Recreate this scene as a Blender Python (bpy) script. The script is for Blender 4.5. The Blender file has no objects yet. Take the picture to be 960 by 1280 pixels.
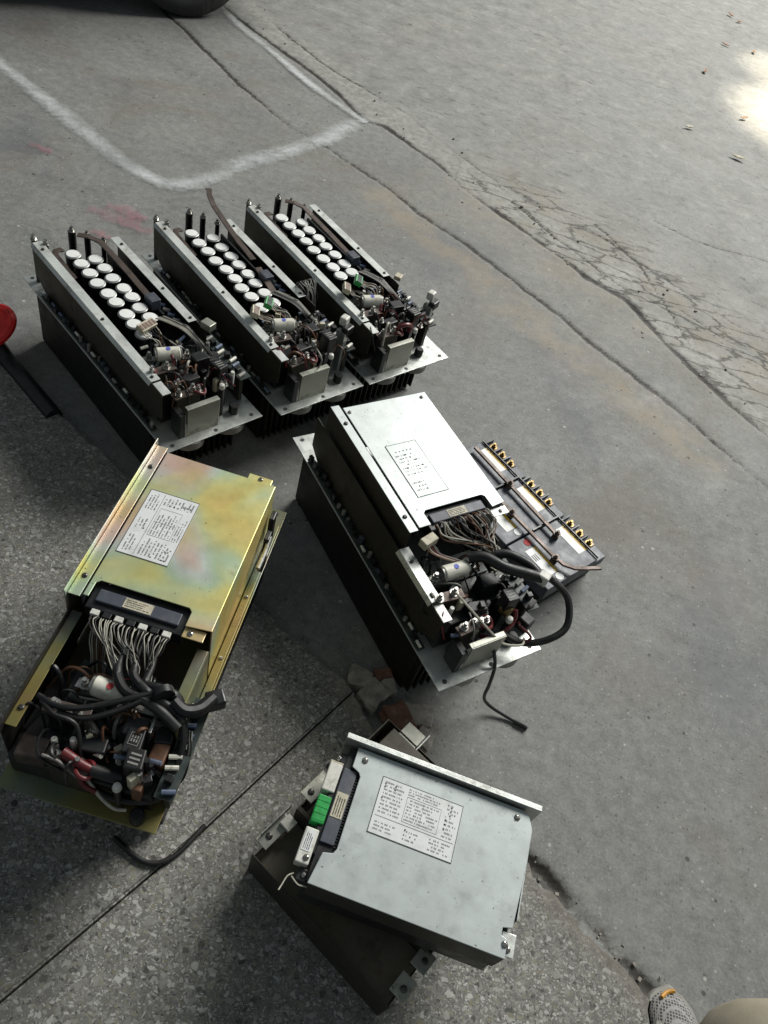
import bpy, bmesh, math, random
import numpy as np
from mathutils import Vector, Matrix

scene = bpy.context.scene
col = scene.collection
R = math.radians

# ------------------------------------------------------------------ camera, world, light, exposure
cam_d = bpy.data.cameras.new('camera')
cam = bpy.data.objects.new('camera', cam_d); col.objects.link(cam)
cam.matrix_world = Matrix(((0.94512471, -0.32670978, 0.0, 0.0),
                           (0.24427993, 0.70666695, -0.66404001, 0.0),
                           (0.21694836, 0.62760062, 0.74769704, 1.5),
                           (0, 0, 0, 1)))
cam_d.sensor_fit = 'VERTICAL'; cam_d.sensor_height = 24.0; cam_d.sensor_width = 18.0
cam_d.lens = 24.0 * 965 / 1280
cam_d.clip_start = 0.02; cam_d.clip_end = 200
scene.camera = cam

world = bpy.data.worlds.new('World'); scene.world = world; world.use_nodes = True
bg = world.node_tree.nodes['Background']
bg.inputs['Color'].default_value = (0.80, 0.93, 1.0, 1); bg.inputs['Strength'].default_value = 0.165

def area_lamp(name, loc, target, sx, sy, power, color):
    l = bpy.data.lights.new(name, 'AREA'); l.shape = 'RECTANGLE'; l.size = sx; l.size_y = sy
    l.energy = power; l.color = color
    o = bpy.data.objects.new(name, l); col.objects.link(o); o.location = loc
    o.rotation_euler = (Vector(target) - Vector(loc)).to_track_quat('-Z', 'Y').to_euler()
    return o
# the open side of the workshop: daylight from ahead and to the right
area_lamp('doorway_daylight', (5.4, 11.6, 9.0), (0.2, 1.6, 0.0), 8.5, 5.5, 3000, (1.0, 0.99, 0.95))
# shaft of sunshine that reaches the floor by the doorway
for tx, ty, deg, watt in ((1.98, 5.55, 11.0, 15000), (1.80, 6.45, 7.0, 8000)):
    sp = bpy.data.lights.new('sun_shaft', 'SPOT'); sp.energy = watt; sp.spot_size = R(deg); sp.spot_blend = 0.8
    sp.shadow_soft_size = 0.05; sp.color = (1.0, 0.90, 0.70)
    so = bpy.data.objects.new('sun_shaft', sp); col.objects.link(so); so.location = (tx + 2.7, ty + 2.7, 8.0)
    so.rotation_euler = (Vector((tx, ty, 0)) - so.location).to_track_quat('-Z', 'Y').to_euler()

vs = scene.view_settings
vs.view_transform = 'Standard'; vs.look = 'None'; vs.gamma = 1.0; vs.exposure = 0.08; vs.use_curve_mapping = False

# ------------------------------------------------------------------ materials
MATS = {}
class NT:
    def __init__(s, name):
        m = bpy.data.materials.new(name); m.use_nodes = True; s.m = m; s.t = m.node_tree
        s.b = s.t.nodes['Principled BSDF']; MATS[name] = m
    def n(s, typ, **kw):
        nd = s.t.nodes.new(typ)
        for k, v in kw.items(): setattr(nd, k, v)
        return nd
    def l(s, a, b): s.t.links.new(a, b)
    def coord(s, kind='Object'):
        return s.n('ShaderNodeTexCoord').outputs[kind]
    def noise(s, vec, scale, detail=6, rough=.6, dist=0.0):
        nd = s.n('ShaderNodeTexNoise'); nd.inputs['Scale'].default_value = scale
        nd.inputs['Detail'].default_value = detail; nd.inputs['Roughness'].default_value = rough
        nd.inputs['Distortion'].default_value = dist
        s.l(vec, nd.inputs['Vector']); return nd.outputs['Fac']
    def ramp(s, fac, stops, interp='LINEAR'):
        nd = s.n('ShaderNodeValToRGB'); cr = nd.color_ramp; cr.interpolation = interp
        while len(cr.elements) < len(stops): cr.elements.new(0.5)
        for e, (p, c) in zip(cr.elements, stops):
            e.position = p; e.color = (c, c, c, 1) if isinstance(c, (int, float)) else (*c, 1)
        s.l(fac, nd.inputs['Fac']); return nd.outputs['Color']
    def mix(s, fac, a, b, mode='MIX'):
        nd = s.n('ShaderNodeMix', data_type='RGBA', blend_type=mode)
        for i, v in ((0, fac), (6, a), (7, b)):
            if hasattr(v, 'links') or hasattr(v, 'is_linked'): s.l(v, nd.inputs[i])
            elif i == 0: nd.inputs[0].default_value = v
            else: nd.inputs[i].default_value = (*v, 1) if not isinstance(v, (int, float)) else (v, v, v, 1)
        return nd.outputs[2]
    def math(s, op, a, b=0.0, clamp=False):
        nd = s.n('ShaderNodeMath', operation=op); nd.use_clamp = clamp
        for i, v in ((0, a), (1, b)):
            if hasattr(v, 'is_linked'): s.l(v, nd.inputs[i])
            else: nd.inputs[i].default_value = v
        return nd.outputs[0]
    def attr(s, name):
        return s.n('ShaderNodeAttribute', attribute_name=name).outputs['Fac']
    def bump(s, h, strength=.3, dist=.002, normal=None):
        nd = s.n('ShaderNodeBump'); nd.inputs['Strength'].default_value = strength; nd.inputs['Distance'].default_value = dist
        s.l(h, nd.inputs['Height'])
        if normal is not None: s.l(normal, nd.inputs['Normal'])
        return nd.outputs['Normal']
    def set(s, **kw):
        names = dict(color='Base Color', rough='Roughness', metal='Metallic', normal='Normal', alpha='Alpha', spec='Specular IOR Level', coat='Coat Weight')
        for k, v in kw.items():
            i = s.b.inputs[names[k]]
            if hasattr(v, 'is_linked'): s.l(v, i)
            elif k == 'color': i.default_value = (*v, 1)
            else: i.default_value = v
        return s

def simple(name, c, rough=.5, metal=0.0, var=.25, scale=60, dirt=None, dscale=25, damt=.5, bump=.1):
    """plain material with mottled colour, uneven gloss and dirt"""
    t = NT(name); co = t.coord()
    n1 = t.noise(co, scale, 5)
    lo = tuple(v * (1 - var) for v in c); hi = tuple(min(1, v * (1 + var)) for v in c)
    cc = t.ramp(n1, [(.3, lo), (.7, hi)])
    if dirt:
        n2 = t.noise(co, dscale, 8, .68)
        cc = t.mix(t.ramp(n2, [(.52, 0.0), (.66, damt)]), cc, dirt)
    n3 = t.noise(co, scale * .6, 4)
    rr = t.ramp(n3, [(.3, max(.05, rough - .1)), (.7, min(1, rough + .12))])
    t.set(color=cc, rough=rr, metal=metal)
    if bump: t.set(normal=t.bump(t.noise(co, scale * 3, 3), bump, .001))
    return t.m

simple('black_plastic', (.009, .009, .010), .4, 0, .3, 80, (.03, .027, .024), 35, .45)
simple('black_rubber', (.009, .0085, .0085), .5, 0, .3, 90, (.03, .027, .025), 50, .5)
simple('dark_steel', (.012, .011, .010), .6, .2, .35, 40, (.018, .014, .011), 20, .7)
simple('wire_black', (.014, .014, .014), .4, 0, .3, 120)
simple('wire_grey', (.24, .23, .21), .5, 0, .2, 120, (.06, .05, .04), 60, .6)
simple('wire_cream', (.42, .40, .33), .5, 0, .2, 120, (.12, .10, .07), 60, .6)
simple('wire_red', (.12, .012, .014), .42, 0, .25, 120, (.05, .02, .015), 60, .6)
simple('wire_brown', (.13, .06, .03), .5, 0, .25, 120)
simple('cream_plastic', (.50, .46, .34), .5, 0, .14, 90, (.15, .12, .08), 70, .6)
simple('ivory_plastic', (.62, .61, .55), .45, 0, .12, 90, (.2, .18, .14), 60, .5)
simple('green_plastic', (.01, .30, .055), .42, 0, .2, 90, (.02, .09, .02), 60, .4)
simple('red_plastic', (.75, .016, .014), .42, 0, .18, 40, (.16, .02, .02), 25, .6)
simple('grey_module', (.06, .067, .085), .45, 0, .16, 50, (.13, .125, .12), 30, .5)
simple('cap_sleeve', (.012, .013, .016), .35, 0, .3, 60)
simple('cap_rim', (.30, .30, .29), .4, .6, .15, 90)
simple('cap_white', (.84, .84, .81), .38, 0, .05, 60, (.48, .46, .42), 45, .35, .04)
simple('ceramic', (.66, .64, .55), .4, 0, .1, 60, (.24, .20, .14), 45, .7)
simple('copper_bar', (.105, .08, .068), .45, .5, .3, 50, (.045, .036, .03), 30, .7)
simple('brass', (.26, .18, .07), .42, .8, .25, 60, (.12, .07, .03), 50, .6)
simple('bolt_steel', (.46, .45, .42), .33, .9, .25, 80, (.12, .09, .06), 60, .6)
simple('screw_dark', (.10, .095, .09), .4, .8, .3, 90)
simple('pcb_green', (.018, .03, .026), .5, 0, .35, 60, (.06, .06, .055), 45, .7)
simple('resistor_blue', (.10, .13, .20), .5, 0, .25, 90, (.25, .25, .25), 60, .5)
simple('label_yellow', (.62, .40, .04), .5, 0, .1, 60, (.3, .2, .05), 40, .5)
simple('paper', (.70, .71, .70), .55, 0, .05, 40, (.42, .41, .38), 22, .45, .03)
simple('label_white', (.84, .84, .82), .5, 0, .04, 40, (.6, .59, .55), 22, .3, .03)
simple('paper_silver', (.52, .53, .53), .45, .25, .06, 40, (.34, .34, .33), 22, .4, .03)
simple('ink', (.03, .03, .035), .6, 0, .2, 60, None, bump=0)
simple('ink_faint', (.20, .20, .21), .6, 0, .2, 60, None, bump=0)
simple('ink_red', (.45, .03, .03), .6, 0, .2, 60, None, bump=0)
simple('ink_blue', (.10, .12, .50), .6, 0, .2, 60, None, bump=0)
simple('tyre_rubber', (.022, .022, .022), .75, 0, .3, 25, (.075, .07, .062), 9, .7, .3)
simple('wheel_rim', (.62, .63, .64), .35, .4, .08, 20, (.3, .28, .25), 12, .5)
simple('car_paint', (.03, .032, .036), .3, .2, .15, 4, (.06, .055, .05), 3, .5)
simple('brick', (.17, .085, .06), .9, 0, .3, 40, (.30, .27, .23), 22, .85, .6)
simple('rubble', (.27, .25, .22), .92, 0, .35, 40, (.12, .10, .08), 25, .7, .8)
simple('dry_leaf', (.24, .12, .055), .7, 0, .4, 30, (.10, .05, .03), 60, .6, .4)
simple('pale_leaf', (.40, .36, .26), .7, 0, .3, 30, (.2, .14, .08), 60, .6, .4)
simple('shoe_grey', (.30, .29, .26), .6, 0, .15, 60, (.16, .15, .13), 30, .4)
simple('shoe_trim', (.55, .26, .03), .5, 0, .12, 60)
simple('lace', (.45, .44, .40), .8, 0, .2, 200)

def metal(name, base, dirt, rough=.36, metalness=.85, rust=None, wav=.22, gr=.85, lo=.80):
    """sheet metal: brushed mottling, grime spots, fine scratches"""
    t = NT(name); co = t.coord()
    big = t.noise(co, 6, 5, .6); spang = t.noise(co, 38, 4, .55)
    c = t.ramp(big, [(.3, tuple(v * lo for v in base)), (.68, tuple(min(1, v * 1.1) for v in base))])
    c = t.mix(.22, c, t.ramp(spang, [(.35, tuple(v * .75 for v in base)), (.65, tuple(min(1, v * 1.15) for v in base))]))
    grime = t.ramp(t.noise(co, 14, 9, .72), [(.55, 0.0), (.70, gr)])
    c = t.mix(grime, c, dirt)
    specks = t.ramp(t.noise(co, 150, 3, .5), [(.68, 0.0), (.74, .75)])
    c = t.mix(specks, c, tuple(v * .35 for v in dirt))
    if rust:
        rr = t.ramp(t.noise(co, 19, 8, .7, .6), [(.60, 0.0), (.72, .8)]); c = t.mix(rr, c, rust)
    mp = t.n('ShaderNodeMapping'); mp.inputs['Scale'].default_value = (9, 160, 60); mp.inputs['Rotation'].default_value = (0, 0, .5)
    t.l(co, mp.inputs['Vector'])
    scr = t.noise(mp.outputs[0], 5, 3, .5)
    c = t.mix(t.ramp(scr, [(.66, 0.0), (.72, .35)]), c, tuple(min(1, v * 1.25) for v in base))
    ro = t.ramp(t.noise(co, 24, 6, .6), [(.3, rough - .08), (.7, rough + .16)])
    ro = t.mix(grime, ro, .72)
    h = t.mix(.12, t.noise(co, 5, 3, .5), t.noise(co, 90, 4, .6))
    t.set(color=c, rough=ro, metal=metalness, normal=t.bump(h, wav, .012))
    return t.m
metal('galvanised', (.60, .62, .585), (.20, .19, .165), .36, .72)
metal('galvanised_clean', (.56, .595, .58), (.33, .33, .30), .44, .50, None, .05, .28, .95)
metal('galvanised_pale', (.41, .445, .435), (.20, .20, .18), .44, .42, None, .05, .5, .92)
metal('tray_metal', (.13, .115, .085), (.06, .05, .035), .5, .4, (.09, .055, .03))
metal('galvanised_dirty', (.40, .40, .345), (.10, .085, .06), .40, .7, (.16, .09, .04))
metal('galvanised_flange', (.66, .68, .64), (.22, .20, .16), .42, .40)
metal('olive_or_shaded_metal', (.055, .050, .038), (.025, .02, .015), .5, .4, (.035, .022, .012))  # dark chassis sheet; silver side faces use it to carry shade in colour

def iridescent(name, k):
    """yellow passivated zinc: interference colours follow the coating, not the light"""
    t = NT(name); co = t.coord()
    n1 = t.noise(co, 5.0, 2, .45, .5); n2 = t.noise(co, 9, 3, .5, .3)
    st = [(.25, (.56, .36, .16)), (.38, (.55, .44, .14)), (.46, (.50, .48, .19)), (.53, (.37, .46, .31)), (.60, (.45, .48, .43)), (.68, (.52, .36, .29)), (.80, (.57, .43, .15))]
    c = t.ramp(n1, [(p, tuple(v * k for v in q)) for p, q in st])
    c = t.mix(t.ramp(n2, [(.42, 0.0), (.68, .6)]), c, (.55 * k, .45 * k, .17 * k))
    c = t.mix(t.ramp(t.noise(co, 16, 9, .72), [(.60, 0.0), (.74, .6)]), c, (.20 * k, .15 * k, .07 * k))
    c = t.mix(t.ramp(t.noise(co, 140, 3, .5), [(.69, 0.0), (.74, .8)]), c, (.06, .05, .03))
    ro = t.ramp(t.noise(co, 20, 5), [(.3, .30), (.7, .46)])
    h = t.mix(.06, t.noise(co, 6, 3, .5), t.noise(co, 80, 4))
    t.set(color=c, rough=ro, metal=.5, normal=t.bump(h, .13, .012))
iridescent('yellow_zinc', 1.22); iridescent('yellow_zinc_dark', .42)  # second copy is the same coating made darker, for the lower parts

def concrete():
    t = NT('concrete'); co = t.coord()
    a = t.noise(co, .9, 6, .6, .4); b = t.noise(co, 4.5, 9, .62, .3); f = t.noise(co, 170, 5, .7); g = t.noise(co, 420, 3, .6)
    c = t.ramp(a, [(.36, (.135, .142, .138)), (.5, (.19, .195, .186)), (.62, (.245, .243, .225))])
    c = t.mix(.5, c, t.ramp(b, [(.36, (.125, .128, .122)), (.5, (.195, .196, .185)), (.64, (.275, .273, .252))]))
    c = t.mix(.28, c, t.ramp(f, [(.36, (.05, .05, .046)), (.52, (.20, .20, .187)), (.68, (.42, .42, .39))]))
    m1 = t.noise(co, 30, 11, .82, .1); c = t.mix(.38, c, t.ramp(m1, [(.38, (.09, .092, .087)), (.5, (.20, .20, .187)), (.62, (.32, .318, .295))]))
    # brown rust-and-oil stains, grey-blue damp patches
    st = t.ramp(t.noise(co, 2.0, 7, .62, .7), [(.52, 0.0), (.66, .5)]); c = t.mix(st, c, (.165, .137, .108))
    st2 = t.ramp(t.noise(co, 6.5, 7, .65, .9), [(.60, 0.0), (.72, .5)]); c = t.mix(st2, c, (.115, .112, .105))
    mo = t.n('ShaderNodeMapping'); mo.inputs['Location'].default_value = (3.3, 7.1, 0); t.l(co, mo.inputs['Vector'])
    oil = t.ramp(t.noise(mo.outputs[0], 1.5, 5, .55, .4), [(.58, 0.0), (.70, .5)]); c = t.mix(oil, c, (.105, .112, .125))
    # dragged streaks
    mp = t.n('ShaderNodeMapping'); mp.inputs['Rotation'].default_value = (0, 0, .75); mp.inputs['Scale'].default_value = (2.2, 16, 1); t.l(co, mp.inputs['Vector'])
    stk = t.noise(mp.outputs[0], 2.2, 8, .7, .6); c = t.mix(t.ramp(stk, [(.58, 0.0), (.70, .4)]), c, (.10, .10, .094)); c = t.mix(t.ramp(stk, [(.30, .3), (.42, 0.0)]), c, (.275, .275, .255))
    # weathered, scabbed concrete beyond the joint: pale scale, dark ragged scars
    rg = t.attr('rough')
    wn = t.noise(co, 9, 13, .80, .12)
    c = t.mix(t.math('MULTIPLY', rg, .7), c, t.ramp(wn, [(.36, (.13, .127, .116)), (.46, (.205, .203, .188)), (.54, (.245, .243, .226)), (.66, (.345, .342, .32))]))
    ms = t.n('ShaderNodeMapping'); ms.inputs['Rotation'].default_value = (0, 0, .35); ms.inputs['Scale'].default_value = (1, 2.6, 1); t.l(co, ms.inputs['Vector'])
    scar = t.ramp(t.noise(ms.outputs[0], 11, 12, .74, .35), [(.585, 0.0), (.625, 1.0)])
    scm = t.ramp(t.noise(co, 1.7, 4, .6), [(.42, .1), (.60, 1.0)])
    sc_ = t.math('MULTIPLY', t.math('MULTIPLY', scar, rg), scm); c = t.mix(t.math('MULTIPLY', sc_, .8), c, (.06, .056, .05))
    # tan sand along the second joint
    tn = t.math('MULTIPLY', t.attr('tan'), t.ramp(t.noise(co, 7, 8, .7), [(.36, 0.0), (.60, .75)]))
    c = t.mix(tn, c, (.285, .235, .17))
    # specks
    vs_ = t.n('ShaderNodeTexVoronoi'); vs_.inputs['Scale'].default_value = 34; t.l(co, vs_.inputs['Vector'])
    sepv = t.n('ShaderNodeSeparateColor'); t.l(vs_.outputs['Color'], sepv.inputs[0])
    dsz = t.math('SUBTRACT', vs_.outputs['Distance'], t.math('MULTIPLY', sepv.outputs[1], .12))
    dot = t.math('MULTIPLY', t.ramp(dsz, [(.03, 1.0), (.09, 0.0)]), t.math('GREATER_THAN', sepv.outputs[0], .86)); c = t.mix(t.math('MULTIPLY', dot, .8), c, (.04, .038, .034))
    dot2 = t.math('MULTIPLY', t.ramp(dsz, [(.02, 1.0), (.07, 0.0)]), t.math('LESS_THAN', sepv.outputs[0], .07)); c = t.mix(t.math('MULTIPLY', dot2, .7), c, (.46, .45, .42))
    vp = t.n('ShaderNodeTexVoronoi'); vp.inputs['Scale'].default_value = 120; t.l(co, vp.inputs['Vector'])
    sp2 = t.n('ShaderNodeSeparateColor'); t.l(vp.outputs['Color'], sp2.inputs[0])
    pd = t.math('SUBTRACT', vp.outputs['Distance'], t.math('MULTIPLY', sp2.outputs[1], .25))
    pit = t.math('MULTIPLY', t.ramp(pd, [(.05, 1.0), (.16, 0.0)]), t.math('GREATER_THAN', sp2.outputs[0], .84)); c = t.mix(t.math('MULTIPLY', pit, .55), c, (.055, .053, .048))
    grn = t.math('MULTIPLY', t.ramp(pd, [(.05, 1.0), (.16, 0.0)]), t.math('LESS_THAN', sp2.outputs[0], .10)); c = t.mix(t.math('MULTIPLY', grn, .5), c, (.40, .395, .37))
    # crazing: broken plates near the joint
    vor = t.n('ShaderNodeTexVoronoi', feature='DISTANCE_TO_EDGE'); vor.inputs['Scale'].default_value = 4.6
    wv = t.n('ShaderNodeVectorMath', operation='ADD'); ns = t.n('ShaderNodeTexNoise'); ns.inputs['Scale'].default_value = 9; ns.inputs['Detail'].default_value = 9; ns.inputs['Roughness'].default_value = .7
    t.l(ms.outputs[0], ns.inputs['Vector']); sc = t.n('ShaderNodeVectorMath', operation='SCALE'); sc.inputs['Scale'].default_value = .20
    t.l(ns.outputs['Color'], sc.inputs[0]); t.l(ms.outputs[0], wv.inputs[0]); t.l(sc.outputs[0], wv.inputs[1]); t.l(wv.outputs[0], vor.inputs['Vector'])
    cz = t.attr('craze'); gate = t.ramp(t.noise(co, 3.4, 5, .6), [(.32, 0.0), (.46, 1.0)])
    bd = t.math('MULTIPLY', t.attr('band'), t.ramp(t.noise(co, 8, 9, .7, .3), [(.34, .15), (.56, .85)])); c = t.mix(bd, c, t.ramp(t.noise(co, 30, 9, .75), [(.36, (.17, .165, .145)), (.5, (.275, .272, .248)), (.64, (.35, .345, .32))]))
    ce = t.math('MULTIPLY', t.math('MULTIPLY', t.ramp(vor.outputs['Distance'], [(.0, 1.0), (.015, .8), (.05, 0.0)]), t.ramp(cz, [(.25, 0.0), (.6, 1.0)])), gate)
    c = t.mix(t.math('MULTIPLY', ce, .85), c, (.05, .045, .037))
    # joints and long cracks
    ck = t.attr('crack')
    ckn = t.ramp(t.math('ADD', ck, t.math('MULTIPLY', t.math('SUBTRACT', t.noise(co, 42, 9, .8), .5), 2.2)), [(.18, 0.0), (.55, .95)]); ckn = t.math('MULTIPLY', ckn, t.ramp(ck, [(.02, 0.0), (.15, 1.0)]))
    c = t.mix(ckn, c, (.042, .037, .03))
    ro = t.ramp(b, [(.3, .58), (.7, .85)])
    h = t.mix(.5, f, g)
    hh = t.math('SUBTRACT', t.math('MULTIPLY', h, .35), t.math('MULTIPLY', ce, .9)); hh = t.math('SUBTRACT', hh, t.math('MULTIPLY', sc_, .6))
    hh = t.math('ADD', hh, t.math('MULTIPLY', t.math('MULTIPLY', wn, rg), 1.2))
    t.set(color=c, rough=ro, spec=.35, normal=t.bump(hh, .5, .004))
concrete()

def terrazzo():
    t = NT('terrazzo'); co = t.coord()
    mp = t.n('ShaderNodeMapping'); t.l(co, mp.inputs['Vector'])
    wn = t.n('ShaderNodeTexNoise'); wn.inputs['Scale'].default_value = 70; t.l(co, wn.inputs['Vector'])
    sc = t.n('ShaderNodeVectorMath', operation='SCALE'); sc.inputs['Scale'].default_value = .018; t.l(wn.outputs['Color'], sc.inputs[0])
    ad = t.n('ShaderNodeVectorMath', operation='ADD'); t.l(co, ad.inputs[0]); t.l(sc.outputs[0], ad.inputs[1])
    def layer(scale, seed, lo, r0, r1):
        m2 = t.n('ShaderNodeMapping'); m2.inputs['Location'].default_value = (seed, seed * .7, 0); m2.inputs['Rotation'].default_value = (0, 0, seed); m2.inputs['Scale'].default_value = (1, 1.25, 0); t.l(ad.outputs[0], m2.inputs['Vector'])
        v = t.n('ShaderNodeTexVoronoi', voronoi_dimensions='2D'); v.inputs['Scale'].default_value = scale; v.inputs['Randomness'].default_value = 1.0; t.l(m2.outputs[0], v.inputs['Vector'])
        sep = t.n('ShaderNodeSeparateColor'); t.l(v.outputs['Color'], sep.inputs[0])
        present = t.math('GREATER_THAN', sep.outputs[0], lo)
        rad = t.math('ADD', t.math('MULTIPLY', sep.outputs[2], r1 - r0), r0)
        inside = t.ramp(t.math('SUBTRACT', v.outputs['Distance'], rad), [(.0, 1.0), (.05, 0.0)])
        colr = t.ramp(sep.outputs[1], [(.0, (.05, .05, .045)), (.10, (.16, .16, .14)), (.25, (.26, .255, .23)), (.50, (.36, .355, .325)), (.70, (.25, .24, .18)), (.80, (.50, .495, .46)), (.95, (.20, .185, .12))], 'CONSTANT')
        return t.math('MULTIPLY', present, inside), colr
    base = t.ramp(t.noise(co, 90, 7, .75), [(.35, (.105, .102, .093)), (.65, (.22, .215, .198))])
    c = base
    for s_, seed, lo, r0, r1 in ((260, 3.1, .15, .2, .42), (155, 1.3, .35, .2, .45), (100, 7.7, .55, .2, .42), (74, 4.4, .84, .25, .45)):
        f, cc = layer(s_, seed, lo, r0, r1); c = t.mix(t.math('MULTIPLY', f, .8), c, cc)
    d = t.ramp(t.noise(co, 3.2, 7, .65, .4), [(.40, 0.0), (.7, .5)]); c = t.mix(d, c, (.085, .08, .07))
    wear = t.math('MULTIPLY', t.attr('wear'), t.ramp(t.noise(co, 18, 7, .7), [(.3, .45), (.55, 1.0)]))
    c = t.mix(wear, c, t.ramp(t.noise(co, 28, 7, .7), [(.3, (.12, .10, .08)), (.6, (.25, .22, .19)), (.8, (.36, .34, .30))]))
    ro = t.ramp(t.noise(co, 10, 5), [(.3, .42), (.7, .7)]); ro = t.mix(wear, ro, .95)
    h = t.mix(.5, t.noise(co, 70, 6, .7), t.noise(co, 16, 5))
    t.set(color=c, rough=ro, spec=.35, normal=t.bump(h, .35, .003))
terrazzo()

def chalk(name, c, dens):
    t = NT(name); co = t.coord()
    e = t.attr('edge')
    n = t.math('ADD', t.math('MULTIPLY', t.noise(co, 45, 12, .9), 2.2), t.math('SUBTRACT', t.math('MULTIPLY', t.noise(co, 3.5, 4, .6), .9), .75))
    a = t.math('MULTIPLY', t.ramp(t.math('ADD', t.math('MULTIPLY', e, dens), t.math('SUBTRACT', n, 1.14)), [(.0, 0.0), (.85, 1.0)]), .72)
    a = t.math('MULTIPLY', a, t.ramp(t.noise(co, 2.6, 6, .7, .5), [(.36, .25), (.54, 1.0)]))
    t.set(color=c, rough=.9, alpha=a)
chalk('white_paint', (.66, .68, .68), 1.0)
chalk('pink_paint', (.46, .15, .20), .70)

def trousers():
    t = NT('khaki_cloth'); co = t.coord()
    fm = t.n('ShaderNodeMapping'); fm.inputs['Scale'].default_value = (1, 2.2, 3.0); fm.inputs['Rotation'].default_value = (.4, .3, .6); t.l(co, fm.inputs['Vector'])
    c = t.ramp(t.noise(co, 12, 6), [(.3, (.27, .235, .17)), (.7, (.36, .32, .245))])
    t.set(color=c, rough=.9, normal=t.bump(t.mix(.04, t.noise(fm.outputs[0], 5, 2, .4, .4), t.noise(co, 320, 2)), .3, .02))
trousers()
def mesh_cloth():
    t = NT('shoe_mesh'); co = t.coord()
    v = t.n('ShaderNodeTexVoronoi', feature='DISTANCE_TO_EDGE'); v.inputs['Scale'].default_value = 190; v.inputs['Randomness'].default_value = .15; t.l(co, v.inputs['Vector'])
    f = t.ramp(v.outputs['Distance'], [(.12, 1.0), (.22, 0.0)])
    t.set(color=t.mix(f, (.06, .058, .058), (.30, .29, .275)), rough=.8, normal=t.bump(f, .6, .002))
mesh_cloth()

# ------------------------------------------------------------------ mesh helpers
def catmull(pts, sub=6):
    pts = [Vector(p) for p in pts]
    if len(pts) < 3: return pts
    P = [pts[0] * 2 - pts[1]] + pts + [pts[-1] * 2 - pts[-2]]; out = []
    for i in range(1, len(P) - 2):
        p0, p1, p2, p3 = P[i - 1], P[i], P[i + 1], P[i + 2]
        for k in range(sub):
            t = k / sub
            out.append(.5 * ((2 * p1) + (p2 - p0) * t + (2 * p0 - 5 * p1 + 4 * p2 - p3) * t * t + (3 * p1 - p0 - 3 * p2 + p3) * t ** 3))
    out.append(pts[-1]); return out

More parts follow.
